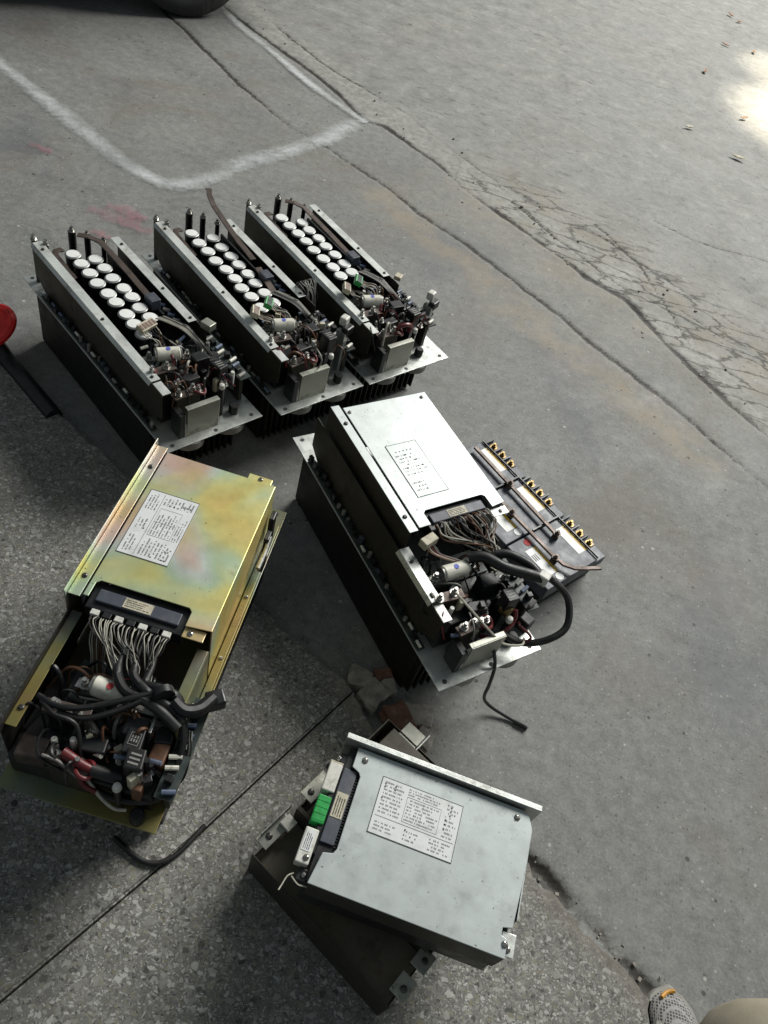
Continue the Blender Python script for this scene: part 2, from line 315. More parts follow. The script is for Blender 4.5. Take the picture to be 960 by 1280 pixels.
class MB:
    def __init__(s): s.v = []; s.f = []
    def box(s, x0, x1, y0, y1, z0, z1, rz=0, piv=None, M=None):
        n = len(s.v); c = [(x, y, z) for z in (z0, z1) for y in (y0, y1) for x in (x0, x1)]
        if rz:
            px, py = piv if piv else ((x0 + x1) / 2, (y0 + y1) / 2); ca, sa = math.cos(rz), math.sin(rz)
            c = [(px + (x - px) * ca - (y - py) * sa, py + (x - px) * sa + (y - py) * ca, z) for x, y, z in c]
        if M is not None: c = [tuple(M @ Vector(p)) for p in c]
        s.v += c
        s.f += [tuple(n + i for i in q) for q in ((0, 2, 3, 1), (4, 5, 7, 6), (0, 1, 5, 4), (2, 6, 7, 3), (0, 4, 6, 2), (1, 3, 7, 5))]
        return s
    def rings(s, rings, cap=True, closed=True):
        n0 = len(s.v); k = len(rings[0])
        for r in rings: s.v += [tuple(p) for p in r]
        for i in range(len(rings) - 1):
            for j in range(k):
                a = n0 + i * k + j; b = n0 + i * k + (j + 1) % k
                s.f.append((a, b, b + k, a + k))
        if cap:
            s.f.append(tuple(n0 + j for j in reversed(range(k)))); e = n0 + (len(rings) - 1) * k
            s.f.append(tuple(e + j for j in range(k)))
        return s
    def tube(s, pts, r, n=8, sub=6, squash=1.0):
        P = catmull(pts, sub) if sub > 1 else [Vector(p) for p in pts]
        m = len(P); rs = r if isinstance(r, (list, tuple)) else [r]
        up = Vector((0, 0, 1)); rings = []; prev = None
        for i, p in enumerate(P):
            d = (P[min(i + 1, m - 1)] - P[max(i - 1, 0)]).normalized()
            if prev is None:
                a = d.cross(up)
                if a.length < .1: a = d.cross(Vector((1, 0, 0)))
                a.normalize()
            else:
                a = prev - d * prev.dot(d)
                if a.length < 1e-5: a = d.orthogonal()
                a.normalize()
            prev = a; b = d.cross(a)
            u = i / max(1, m - 1) * (len(rs) - 1); k = min(int(u), len(rs) - 2) if len(rs) > 1 else 0
            rr = rs[0] if len(rs) == 1 else rs[k] * (1 - (u - k)) + rs[k + 1] * (u - k)
            rings.append([p + a * (rr * math.cos(q)) + b * (rr * squash * math.sin(q)) for q in [2 * math.pi * j / n for j in range(n)]])
        return s.rings(rings)
    def cyl(s, p0, p1, r, n=14, r2=None):
        return s.tube([p0, p1], [r, r if r2 is None else r2], n, 1)
    def lathe(s, prof, n=28, M=None):
        rings = []
        for r, z in prof:
            ring = [Vector((r * math.cos(2 * math.pi * j / n), r * math.sin(2 * math.pi * j / n), z)) for j in range(n)]
            rings.append([M @ p for p in ring] if M is not None else ring)
        return s.rings(rings)
    def prism(s, poly, z0, z1):
        n = len(s.v); k = len(poly)
        s.v += [(x, y, z0) for x, y in poly] + [(x, y, z1) for x, y in poly]
        s.f.append(tuple(n + i for i in reversed(range(k)))); s.f.append(tuple(n + k + i for i in range(k)))
        for i in range(k): j = (i + 1) % k; s.f.append((n + i, n + j, n + k + j, n + k + i))
        return s
    def bar(s, pts, w, t, nz=(0, 0, 1)):
        """flat strip that follows pts (w across, t thick)"""
        P = [Vector(p) for p in pts]; nz = Vector(nz); rings = []
        for i, p in enumerate(P):
            d = (P[min(i + 1, len(P) - 1)] - P[max(i - 1, 0)]).normalized(); a = d.cross(nz).normalized(); b = a.cross(d)
            rings.append([p + a * (w / 2) + b * (t / 2), p - a * (w / 2) + b * (t / 2), p - a * (w / 2) - b * (t / 2), p + a * (w / 2) - b * (t / 2)])
        return s.rings(rings)
    def build(s, name, mat, parent=None, smooth=False, bev=0.0, loc=None):
        me = bpy.data.meshes.new(name); me.from_pydata(s.v, [], s.f); me.update()
        bm = bmesh.new(); bm.from_mesh(me); bmesh.ops.recalc_face_normals(bm, faces=bm.faces); bm.to_mesh(me); bm.free()
        me.materials.append(MATS[mat])
        if smooth:
            me.polygons.foreach_set('use_smooth', [True] * len(me.polygons))
        o = bpy.data.objects.new(name, me); col.objects.link(o); o.parent = parent
        if smooth:
            try: me.set_sharp_from_angle(angle=R(40))
            except Exception: pass
        if loc is not None: o.location = loc
        if bev:
            b = o.modifiers.new('bevel', 'BEVEL'); b.width = bev; b.segments = 2; b.limit_method = 'ANGLE'; b.angle_limit = R(35)
        return o

def share(src, parent, loc, rz=0.0):
    o = bpy.data.objects.new(src.name.split('.')[0], src.data); col.objects.link(o); o.parent = parent; o.location = loc; o.rotation_euler = (0, 0, rz)
    for m in src.modifiers:
        b = o.modifiers.new(m.name, m.type); b.width = m.width; b.segments = m.segments; b.limit_method = m.limit_method; b.angle_limit = m.angle_limit
    return o
def tag(o, label, cat, group=None, kind=None):
    if label: o['label'] = label
    if cat: o['category'] = cat
    if group: o['group'] = group
    if kind: o['kind'] = kind
    return o
def thing(name, label, cat, loc, yaw=90.0, group=None):
    o = bpy.data.objects.new(name, None); col.objects.link(o); o.location = loc; o.rotation_euler = (0, 0, R(yaw - 90)); o.empty_display_size = .05
    return tag(o, label, cat, group)
def structure(o): o['kind'] = 'structure'; return o

# ------------------------------------------------------------------ floor
joint1 = [(-2.116, 4.728), (-1.681, 4.297), (-1.486, 4.13), (-1.239, 3.974), (-0.953, 3.787), (-0.648, 3.516), (-0.566, 3.521), (-0.285, 3.358), (-0.096, 3.187), (0.069, 3.083), (0.328, 2.92), (0.435, 2.832), (0.602, 2.776), (0.765, 2.58), (0.915, 2.415), (1.137, 2.219), (1.335, 2.021), (2.2, 1.2)]
joint2 = [(-2.212, 4.313), (-1.79, 3.916), (-1.572, 3.741), (-1.218, 3.442), (-0.895, 3.207), (-0.714, 3.143), (-0.43, 2.994), (-0.175, 2.838), (-0.012, 2.755), (0.168, 2.629), (0.369, 2.503), (0.514, 2.383), (0.68, 2.285), (0.879, 2.15), (1.112, 1.953), (1.323, 1.775), (2.1, 1.1)]
crack3 = [(-1.415, 4.284), (-1.016, 3.983), (-0.728, 3.837), (-0.547, 3.757), (-0.262, 3.518), (-0.011, 3.372), (0.145, 3.305), (0.366, 3.261), (0.623, 3.118), (0.832, 2.994), (1.03, 2.875), (1.253, 2.782)]
crack4 = [(0.724, 3.517), (0.912, 3.458), (1.1, 3.475), (1.331, 3.52)]
crack5 = [(0.081, 3.242), (0.316, 3.046), (0.531, 2.894), (0.667, 2.798), (0.83, 2.841), (0.99, 2.739)]
crack6 = [(0.455, 3.287), (0.659, 3.075), (0.797, 2.791), (0.889, 2.574), (0.978, 2.473)]
tanline = [(-0.4, 2.9), (-0.151, 2.723), (0.05, 2.582), (0.259, 2.41), (0.447, 2.296), (0.655, 2.16), (0.9, 2.0)]
alli = [(0.1, 3.2), (0.277, 3.088), (0.597, 2.906), (0.861, 2.717), (1.169, 2.579), (1.5, 2.4)]
def pl_dist(X, Y, pl):
    D = np.full(X.shape, 1e9)
    for (ax, ay), (bx, by) in zip(pl[:-1], pl[1:]):
        dx, dy = bx - ax, by - ay; t = np.clip(((X - ax) * dx + (Y - ay) * dy) / (dx * dx + dy * dy), 0, 1)
        D = np.minimum(D, np.hypot(X - ax - t * dx, Y - ay - t * dy))
    return D
rng = np.random.default_rng(5)
WV = [(rng.uniform(-1, 1, 2), rng.uniform(0, 6.28)) for _ in range(40)]
def wob(X, Y, f0, f1, k0, n=10):
    s = 0
    for i in range(n):
        d, ph = WV[(k0 + i) % 40]; f = f0 * (f1 / f0) ** (i / (n - 1)); d = d / np.hypot(*d)
        s = s + np.sin((X * d[0] + Y * d[1]) * f + ph) / (i + 1.5) ** .8
    return s / 3
def make_floor():
    xs = np.concatenate([np.linspace(-9, -2.5, 22, endpoint=False), np.arange(-2.5, 2.2, .0095), np.linspace(2.2, 9, 22)])
    ys = np.concatenate([np.linspace(-4, .4, 16, endpoint=False), np.arange(.4, 4.9, .0095), np.linspace(4.9, 8.2, 160, endpoint=False), np.linspace(8.2, 14, 15)])
    X, Y = np.meshgrid(xs, ys); WX = X + wob(X, Y, 14, 300, 0, 14) * .016; WY = Y + wob(X, Y, 14, 300, 11, 14) * .016
    def groove(pl, w): return np.clip(1 - (pl_dist(WX, WY, pl) / w), 0, 1)
    m = np.clip(wob(X, Y, 3, 30, 5) * .9 + .75, .25, 1)
    m1 = np.clip(wob(X, Y, 10, 120, 30) * 1.1 + .75, .3, 1.0); g1 = groove(joint1, .020) * m1; g2 = groove(joint2, .013) * m
    g3 = groove(crack3, .010) * np.clip(wob(X, Y, 4, 30, 20) + .5, 0, 1)
    g4 = np.maximum.reduce([groove(p, .009) for p in (crack4, crack5, crack6)]) * np.clip(wob(X, Y, 4, 40, 27) + .65, 0, 1)
    SE = [(x + .011, y + .022) for x, y in [(-1.627, 1.647), (-1.076, 1.374), (-0.639, 1.161), (-0.225, 0.936), (0.036, 0.817), (0.122, 0.745), (0.261, 0.685), (0.392, 0.622), (0.499, 0.559), (0.584, 0.504), (0.657, 0.464), (0.72, 0.426), (0.817, 0.377)]]
    g5 = groove(SE, .021) * np.clip((X - .25) / .15, .12, 1) * 1.25 * np.clip(wob(X, Y, 12, 110, 3) * 1.2 + .75, .2, 1)
    crack = np.clip(np.maximum.reduce([g5 * 1.5, g1 * 1.5, g2 * 1.4, g3 * 1.1, g4 * 1.1]), 0, 1)
    # the far side of the main joint has sunk and weathered a little
    side = np.zeros(X.shape); J = np.array(joint1); yj = np.interp(X, J[:, 0], J[:, 1]); side = np.clip((Y - yj) / .05 + .5, 0, 1)
    rough = np.clip((Y - yj) / .25 + .1, 0, 1)
    Z = -.011 * np.maximum(g1, .8 * g2) - .006 * np.maximum(g3, g4) + .0016 * wob(X, Y, 2, 22, 8) - .004 * side
    Z = Z - .012 * g5
    Z = Z + rough * .0005 * wob(X, Y, 20, 240, 15)
    craze = np.exp(-(pl_dist(X, Y, alli) / .30) ** 2) * (.25 + .75 * side); tan = np.exp(-(pl_dist(WX, WY, tanline) / .09) ** 2) + .8 * np.exp(-(pl_dist(WX, WY, alli) / .3) ** 2)
    dj = Y - yj; band = np.clip(dj / .03, 0, 1) * np.clip((.30 + .08 * wob(X, Y, 6, 60, 18) - dj) / .10, 0, 1)
    ny, nx = X.shape
    V = np.stack([X, Y, Z], -1).reshape(-1, 3)
    i = np.arange(ny * nx).reshape(ny, nx); F = np.stack([i[:-1, :-1], i[:-1, 1:], i[1:, 1:], i[1:, :-1]], -1).reshape(-1, 4)
    me = bpy.data.meshes.new('floor'); me.vertices.add(len(V)); me.vertices.foreach_set('co', V.ravel().astype(np.float32))
    me.loops.add(F.size); me.loops.foreach_set('vertex_index', F.ravel().astype(np.int32)); me.polygons.add(len(F))
    me.polygons.foreach_set('loop_start', np.arange(0, F.size, 4, dtype=np.int32)); me.update(calc_edges=True)
    me.polygons.foreach_set('use_smooth', [True] * len(F))
    for nm, A in (('crack', crack), ('rough', rough), ('craze', craze), ('band', band), ('tan', np.clip(tan, 0, 1))):
        a = me.attributes.new(nm, 'FLOAT', 'POINT'); a.data.foreach_set('value', A.ravel().astype(np.float32))
    me.materials.append(MATS['concrete']); o = bpy.data.objects.new('floor', me); col.objects.link(o); structure(o)
make_floor()

def ribbon(name, pts, w, mat, ends=(1, 1), z=.005, jit=.10, seed=1):
    """thin coat of paint sprayed on the floor; 'edge' falls to 0 at its margin"""
    P = catmull([(x, y, 0) for x, y in pts], 8); rd = random.Random(seed); k = 9; V = []; E = []; F = []
    for i, p in enumerate(P):
        d = (P[min(i + 1, len(P) - 1)] - P[max(i - 1, 0)]).normalized(); a = Vector((-d.y, d.x, 0)); ww = w * (1 + jit * math.sin(i * .37 + seed) + rd.uniform(-.06, .06))
        u = i / (len(P) - 1); e = min(1, u * 8 / max(1, ends[0]) if ends[0] else 1, (1 - u) * 8 if ends[1] else 1)
        for j in range(k):
            q = j / (k - 1) * 2 - 1; c = p + a * (q * ww); V.append((c.x, c.y, z)); E.append(max(0, 1 - abs(q) ** 1.6) * e)
    for i in range(len(P) - 1):
        for j in range(k - 1): a = i * k + j; F.append((a, a + k, a + k + 1, a + 1))
    me = bpy.data.meshes.new(name); me.from_pydata(V, [], F); at_ = me.attributes.new('edge', 'FLOAT', 'POINT'); at_.data.foreach_set('value', E)
    me.materials.append(MATS[mat]); o = bpy.data.objects.new(name, me); col.objects.link(o); return structure(o)
ribbon('painted_line', [(-2.4, 3.12), (-2.014, 2.905), (-1.62, 2.69), (-1.26, 2.50), (-1.03, 2.46)], .055, 'white_paint', (0, 1), seed=1)
ribbon('painted_line', [(-1.15, 2.46), (-1.078, 2.497), (-0.996, 2.63), (-0.954, 2.765), (-0.86, 2.957), (-0.749, 3.199), (-0.687, 3.415), (-0.65, 3.53)], .066, 'white_paint', (1, 1), z=.0062, seed=4)
ribbon('painted_line', [(-0.64, 3.475), (-0.80, 3.565), (-1.0, 3.695), (-1.238, 3.885), (-1.467, 4.055), (-1.611, 4.21)], .036, 'white_paint', (0, 1), z=.0072, seed=9)
for i, (x, y, r) in enumerate([(-1.568, 2.42, .035), (-1.199, 2.167, .05), (-1.143, 2.215, .06), (-1.153, 2.052, .03), (-1.085, 2.155, .05)]):
    ribbon('paint_splash', [(x - r * 1.4, y - .01), (x - r * .4, y + .012), (x + r * .5, y), (x + r * 1.4, y + .015)], r, 'pink_paint', (1, 1), z=.005 + .0008 * i, jit=.35, seed=20 + i)

# terrazzo step: two slabs with a joint between them
edge_pts = [(-2.6, 2.13), (-1.627, 1.647), (-1.076, 1.374), (-0.891, 1.28), (-0.639, 1.161), (-0.377, 1.027), (-0.225, 0.936), (-0.09, 0.87), (0.036, 0.817), (0.085, 0.775), (0.122, 0.735), (0.2, .712), (0.261, 0.685), (0.392, 0.622), (0.499, 0.559), (0.584, 0.504), (0.657, 0.464), (0.72, 0.426), (0.817, 0.377), (0.943, 0.297), (1.6, -.1)]
def jagged():
    rd = random.Random(3); out = []
    for (a, b) in zip(edge_pts[:-1], edge_pts[1:]):
        L = math.hypot(b[0] - a[0], b[1] - a[1]); n = max(2, int(L / .018))
        for k in range(n):
            t = k / n; j = rd.gauss(0, .0035); out.append((a[0] + (b[0] - a[0]) * t + j * .45, a[1] + (b[1] - a[1]) * t + j))
    out.append(edge_pts[-1]); return out
EDGE = jagged()
def slab(name, poly, z0=-.005, z1=.03):
    bm = bmesh.new(); vs_ = [bm.verts.new((x, y, z1)) for x, y in poly]; f = bm.faces.new(vs_)
    r = bmesh.ops.extrude_face_region(bm, geom=[f]); vv = [g for g in r['geom'] if isinstance(g, bmesh.types.BMVert)]
    bmesh.ops.translate(bm, verts=vv, vec=(0, 0, z0 - z1)); bmesh.ops.recalc_face_normals(bm, faces=bm.faces)
    top = [f for f in bm.faces if abs(f.normal.z) > .5 and f.calc_center_median().z > z1 - .001]
    e = [ed for f in top for ed in f.edges]
    bmesh.ops.bevel(bm, geom=e, offset=.004, segments=2, affect='EDGES')
    # split the top into a grid so that the wear attribute can follow the edge
    for ax, lo, hi in ((0, -.35, 1.0), (1, .1, 1.2)):
        for k in range(int((hi - lo) / .03)):
            no = [0, 0, 0]; no[ax] = 1; cp = [0, 0, 0]; cp[ax] = lo + k * .03
            bmesh.ops.bisect_plane(bm, geom=bm.verts[:] + bm.edges[:] + bm.faces[:], plane_co=cp, plane_no=no)
    me = bpy.data.meshes.new(name); bm.to_mesh(me); bm.free()
    co = np.zeros(len(me.vertices) * 3); me.vertices.foreach_get('co', co); co = co.reshape(-1, 3)
    w = np.exp(-(pl_dist(co[:, 0], co[:, 1], edge_pts) / .028) ** 2) * np.clip((co[:, 0] - .0) / .1 + .3, .2, .8)
    a = me.attributes.new('wear', 'FLOAT', 'POINT'); a.data.foreach_set('value', w.astype(np.float32))
    me.materials.append(MATS['terrazzo']); o = bpy.data.objects.new(name, me); col.objects.link(o); return structure(o)
jn = [(0.062, .80), (-0.124, 0.432), (-0.308, 0.111), (-.8, -.75)]
k = min(range(len(EDGE)), key=lambda i: (EDGE[i][0] - .062) ** 2 + (EDGE[i][1] - .80) ** 2)
g = .0018
slab('terrazzo_slab', EDGE[:k] + [(x - g, y + g * .5) for x, y in jn] + [(-2.6, -.75)])
slab('terrazzo_slab', [(x + g, y - g * .5) for x, y in jn][::-1] + EDGE[k + 1:] + [(1.6, -.75)])

# ------------------------------------------------------------------ drive units
def label_print(name, parent, x0, x1, y0, y1, z, paper, seed, dense=True, ink='ink_faint', vertical=False, lines=11, border=True):
    """paper label with rows of small print; text rows run along x (or y)"""
    lb = MB().box(x0, x1, y0, y1, z, z + .0006).build(name, paper, parent)
    rd = random.Random(seed); m = MB(); zz = z + .0007; k = MB()
    if border:
        t = .0009
        for a in ((x0, x1, y0, y0 + t), (x0, x1, y1 - t, y1), (x0, x0 + t, y0 + t, y1 - t), (x1 - t, x1, y0 + t, y1 - t)): k.box(*a, zz, zz + .0002)
    L0, L1, A0, A1 = (x0, x1, y0, y1) if not vertical else (y0, y1, x0, x1)
    W = L1 - L0; Hh = A1 - A0
    def put(M_, l0, l1, a0, a1):
        if vertical: M_.box(a0, a1, l0, l1, zz, zz + .0002)
        else: M_.box(l0, l1, a0, a1, zz, zz + .0002)
    def block(u0, u1, v0, v1, n, dens=.85):
        for i in range(n):
            a = A1 - Hh * (v0 + (v1 - v0) * (i + .5) / n); hgt = Hh * (v1 - v0) / n * .24; u = u0; end = u0 + (u1 - u0) * rd.uniform(.7, 1)
            while u < end:
                w = rd.uniform(.006, .016)
                if rd.random() < dens: put(m, L0 + W * u, L0 + W * min(u1, u + w), a - hgt * rd.uniform(.7, 1), a + hgt * rd.uniform(.7, 1))
                u += w + rd.choice((.005, .005, .006, .018))
    def frame(u0, u1, v0, v1):
        x_a, x_b, y_a, y_b = L0 + W * u0, L0 + W * u1, A1 - Hh * v1, A1 - Hh * v0; q = .0004
        put(m, x_a, x_b, y_a, y_a + q); put(m, x_a, x_b, y_b - q, y_b); put(m, x_a, x_a + q, y_a, y_b); put(m, x_b - q, x_b, y_a, y_b)
    if lines < 6: block(.06, .94, .1, .9, lines, .92)
    elif not dense:
        for i in range(5): put(m, L0 + W * (.18 + i * .12), L0 + W * (.22 + i * .12), A1 - Hh * .16, A1 - Hh * .14)
        block(.1, .9, .2, .62, 7, .35); block(.1, .5, .72, .92, 3, .6)
    else:
        block(.05, .30, .05, .64, 9); block(.34, .76, .04, .18, 3); block(.36, .74, .22, .62, 7); frame(.34, .76, .20, .64); frame(.34, .55, .20, .64)
        block(.82, .96, .05, .66, 9, .7); block(.05, .30, .76, .94, 3); block(.40, .58, .74, .94, 3); block(.70, .95, .72, .95, 4)
        put(k, L0 + W * .03, L0 + W * .97, A1 - Hh * .69, A1 - Hh * .684)
        for (u, v) in ((.045, .10), (.045, .16), (.17, .10), (.17, .16), (.045, .36), (.86, .10), (.86, .17), (.86, .24), (.82, .33), (.82, .41), (.82, .50), (.40, .74)):
            put(k, L0 + W * u, L0 + W * u + .0026, A1 - Hh * v - .0024, A1 - Hh * v)
    m.build('fine_print', ink, lb); k.build('bold_print', 'ink', lb)
    return lb

def bolt(parent, x, y, z, r=.006, h=.012, mat='bolt_steel', name='bolt', washer=True):
    m = MB(); rot = (x * 917 + y * 331) % 1
    hexa = [(x + r * math.cos(math.pi / 3 * i + rot), y + r * math.sin(math.pi / 3 * i + rot)) for i in range(6)]
    if washer: m.cyl((x, y, z), (x, y, z + .002), r * 1.5, 14)
    m.prism(hexa, z + .002, z + .002 + h * .55); m.cyl((x, y, z + h * .55), (x, y, z + .002 + h), r * .6, 10)
    return m.build(name, mat, parent)
def screw(parent, x, y, z, r=.0045, mat='bolt_steel'):
    m = MB(); M = Matrix.Translation((x, y, z))
    m.lathe([(r, 0), (r, .0012), (r * .7, .0028), (r * .2, .0032)], 12, M)
    o = m.build('screw', mat, parent, True)
    a = (x * 733 + y * 411) % 1.5
    k = MB(); k.box(x - r * .75, x + r * .75, y - r * .16, y + r * .16, z + .0026, z + .0036, a); k.box(x - r * .16, x + r * .16, y - r * .75, y + r * .75, z + .0026, z + .00355, a)
    k.build('screw_slot', 'screw_dark', o)
    return o
def wire(parent, pts, r, mat, name='wire'):
    return MB().tube(pts, r, 7, 6).build(name, mat, parent, True)
def bracket_holes(parent, pts, z, r=.005):
    for x, y in pts:
        MB().cyl((x, y, z - .001), (x, y, z + .0008), r, 14).build('hole', 'ink', parent)

def base_unit(t, seed, W=.26, y1=.70, plate_mat='galvanised', fans=True):
    """heat sink body, mounting plate, fans: shared by every drive"""
    z = .18
    MB().box(.012, W - .016, .085, .655, 0.004, z - .003).build('heat_sink', 'dark_steel', t, bev=.002)
    hs = MB()
    for i in range(13):
        x = .02 + (W - .045) * i / 12; hs.box(x, x + .004, .07, .086, .01, z - .01)
    hs.build('cooling_fins', 'dark_steel', t)
    pl = MB(); pl.box(0 if fans else -.018, W, -.012 if fans else .018, y1, z - .003, z)
    p = pl.build('mounting_plate', plate_mat, t, bev=.0008)
    bracket_holes(p, [(.022, .002), (.135, -.001), (W - .022, .004), (.02, y1 - .014), (W - .02, y1 - .014)], z)
    for x in (.075, .185) if fans else ():
        f = MB().lathe([(.034, -.026), (.040, -.024), (.040, -.004), (.036, -.002)], 24, Matrix.Translation((x, .026, z))).build('fan_ring', 'wire_grey', t, True)

def front_clutter(t, seed, opened, W=.26):
    """terminals, fuse, sensors, wiring at the near end of every drive"""
    rd = random.Random(seed); z = .18
    MB().box(.035, .12, .075, .165, z, .262).build('contactor', 'black_plastic', t, bev=.003)
    MB().box(.125, .21, .10, .20, z, .25).build('transformer', 'black_plastic', t, bev=.003)
    MB().box(.03, .205, .165, .225, z, .255).build('control_board', 'pcb_green', t, bev=.001)
    # sensor blocks with marks on top
    for (x, y, sx, sy, zt, lab) in ((.165, .125, .036, .03, .298, 0), (.115, .085, .040, .024, .285, 0), (.185, .075, .028, .032, .305, 1), (.205, .135, .03, .03, .275, 0)):
        b = MB().box(x - sx / 2, x + sx / 2, y - sy / 2, y + sy / 2, z, zt, rd.uniform(-.25, .25)).build('sensor', 'black_plastic', t, bev=.0025)
        if lab:
            for k in range(3): MB().box(x - .008, x + .008, y - .009 + k * .007, y - .006 + k * .007, zt + .0002, zt + .0006).build('mark', 'wire_grey', b)
    # two copper terminal bars with bolts
    for (bx, by, bz, n) in ((.045, .118, .30, 2), (.075, .055, .272, 2)):
        b = MB().box(bx - .022, bx + .05, by - .011, by + .011, bz - .004, bz, rd.uniform(-.12, .12)).build('terminal_bar', 'copper_bar', t, bev=.001)
        for k in range(n): bolt(t, bx - .006 + k * .036, by + rd.uniform(-.002, .002), bz, .0062, .016, name='terminal_bolt')
        MB().box(bx - .016, bx + .044, by - .008, by + .008, z, bz - .005).build('terminal_support', 'olive_or_shaded_metal', t, bev=.001)
    # ceramic fuse
    f0 = (.078, .168); f1 = (.128, .150) if opened else (.132, .165); zf = .298
    M = MB(); M.tube([(*f0, zf), (*f1, zf)], .0165, 20, 1); fu = M.build('fuse', 'ceramic', t, True, bev=.002)
    dx, dy = f1[0] - f0[0], f1[1] - f0[1]; l = math.hypot(dx, dy); dx /= l; dy /= l
    for s_, p in ((-1, f0), (1, f1)):
        MB().cyl((p[0] + s_ * dx * .0003, p[1] + s_ * dy * .0003, zf), (p[0] + s_ * dx * .004, p[1] + s_ * dy * .004, zf), .0150, 18).build('fuse_cap', 'bolt_steel', fu, True)
        a = math.atan2(dy, dx)
        q = (p[0] + s_ * dx * .016, p[1] + s_ * dy * .016)
        MB().box(q[0] - .014, q[0] + .014, q[1] - .008, q[1] + .008, zf - .014, zf - .011, a).build('fuse_lug', 'bolt_steel', fu)
        bolt(t, q[0], q[1], zf - .011, .0065, .018, name='terminal_bolt')
    mk = MB(); mx = (f0[0] + f1[0]) / 2; my = (f0[1] + f1[1]) / 2
    mk.lathe([(.0055, 0), (.0055, .0008)], 14, Matrix.Translation((mx, my, zf + .0160)))
    mk.build('fuse_mark', 'ink_red' if seed in (5, ) else 'ink_blue', fu)
    # upright bracket plate at the near edge
    if seed != 5:
        br = MB(); br.box(.066, .150, .012, .0145, z, .262); br.box(.066, .150, .0145, .026, .2595, .262)
        br.build('front_bracket', 'galvanised_dirty', t, bev=.0008)
    if seed != 5: MB().box(.046, .062, .012, .05, z, .25).build('bracket_post', 'black_plastic', t, bev=.002)
    # red ring terminal and white-headed post
    tor = MB(); rings = []
    tor.tube([(.118 + .013 * math.cos(a), .050 + .013 * math.sin(a), .272 + .004 * math.sin(a * 2)) for a in [2 * math.pi * i / 14 for i in range(15)]], .0035, 7, 2)
    tor.build('red_lead', 'wire_red', t, True)
    MB().cyl((.172, .040, z), (.172, .040, .262), .006, 10).build('post', 'black_plastic', t, True)
    MB().lathe([(.0065, 0), (.0075, .004), (.006, .012), (.002, .014)], 12, Matrix.Translation((.172, .040, .262))).build('post_cap', 'ivory_plastic', t, True)
    MB().lathe([(.012, 0), (.012, .018), (.009, .022)], 14, Matrix.Translation((.205, .032, z))).build('rubber_foot', 'black_rubber', t, True)
    # right-hand strip of resistors
    sb = MB().box(.226, .256, .045, .215, .258, .262).build('side_board', 'pcb_green', t)
    MB().box(.236, .246, .06, .20, z, .258).build('board_support', 'olive_or_shaded_metal', t)
    for k in range(9):
        y = .055 + k * .018; x = .241 + rd.uniform(-.006, .006)
        if k % 3 == 1: MB().box(x - .006, x + .006, y - .006, y + .006, .2622, .2622 + rd.uniform(.008, .016), rd.uniform(-.3, .3)).build('chip', 'black_plastic', sb, bev=.001)
        else: MB().tube([(x - .010, y - .003, .268), (x + .010, y + .003, .268)], .0042, 8, 1).build('resistor', rd.choice(('resistor_blue', 'ceramic', 'wire_grey', 'resistor_blue')), sb, True)
    # small parts over the control board
    for k in range(42 if opened else 24):
        x = rd.uniform(.04, .215); y = rd.uniform(.05, .225 if opened else .14); zz = rd.uniform(.255, .288); kind = rd.random()
        if kind < .35: MB().box(x - .007, x + .007, y - .005, y + .005, zz - .03, zz + .006, rd.uniform(0, 3)).build('relay', rd.choice(('black_plastic', 'black_plastic', 'cream_plastic', 'grey_module')), t, bev=.001)
        elif kind < .6: MB().lathe([(.005, -.03), (.005, .010), (.0042, .012)], 10, Matrix.Translation((x, y, zz))).build('small_capacitor', rd.choice(('bolt_steel', 'black_plastic', 'ivory_plastic')), t, True)
        elif kind < .8: MB().tube([(x - .009, y, zz), (x + .009, y + rd.uniform(-.006, .006), zz + rd.uniform(0, .008))], .004, 8, 1).build('resistor', rd.choice(('ceramic', 'resistor_blue', 'wire_brown')), t, True)
        else: bolt(t, x, y, zz - .004, .005, .012, name='terminal_bolt')
    # loose wires
    for k in range(24 if opened else 16):
        x = rd.uniform(.05, .2); y = rd.uniform(.05, .2); a = rd.uniform(0, 6.28); L = rd.uniform(.03, .075)
        p = [(x, y, .25)]; p.append((x + math.cos(a) * L * .3, y + math.sin(a) * L * .3, rd.uniform(.275, .302))); p.append((x + math.cos(a + .4) * L * .7, y + math.sin(a + .4) * L * .7, rd.uniform(.27, .305)))
        p.append((min(.23, max(.03, x + math.cos(a + .6) * L)), min(.22, max(.03, y + math.sin(a + .6) * L)), .25))
        wire(t, p, rd.choice((.0014, .0017, .0022, .003)), rd.choice(('wire_black', 'wire_black', 'wire_grey', 'wire_brown', 'wire_brown', 'wire_black', 'wire_cream', 'wire_black', 'wire_red')))

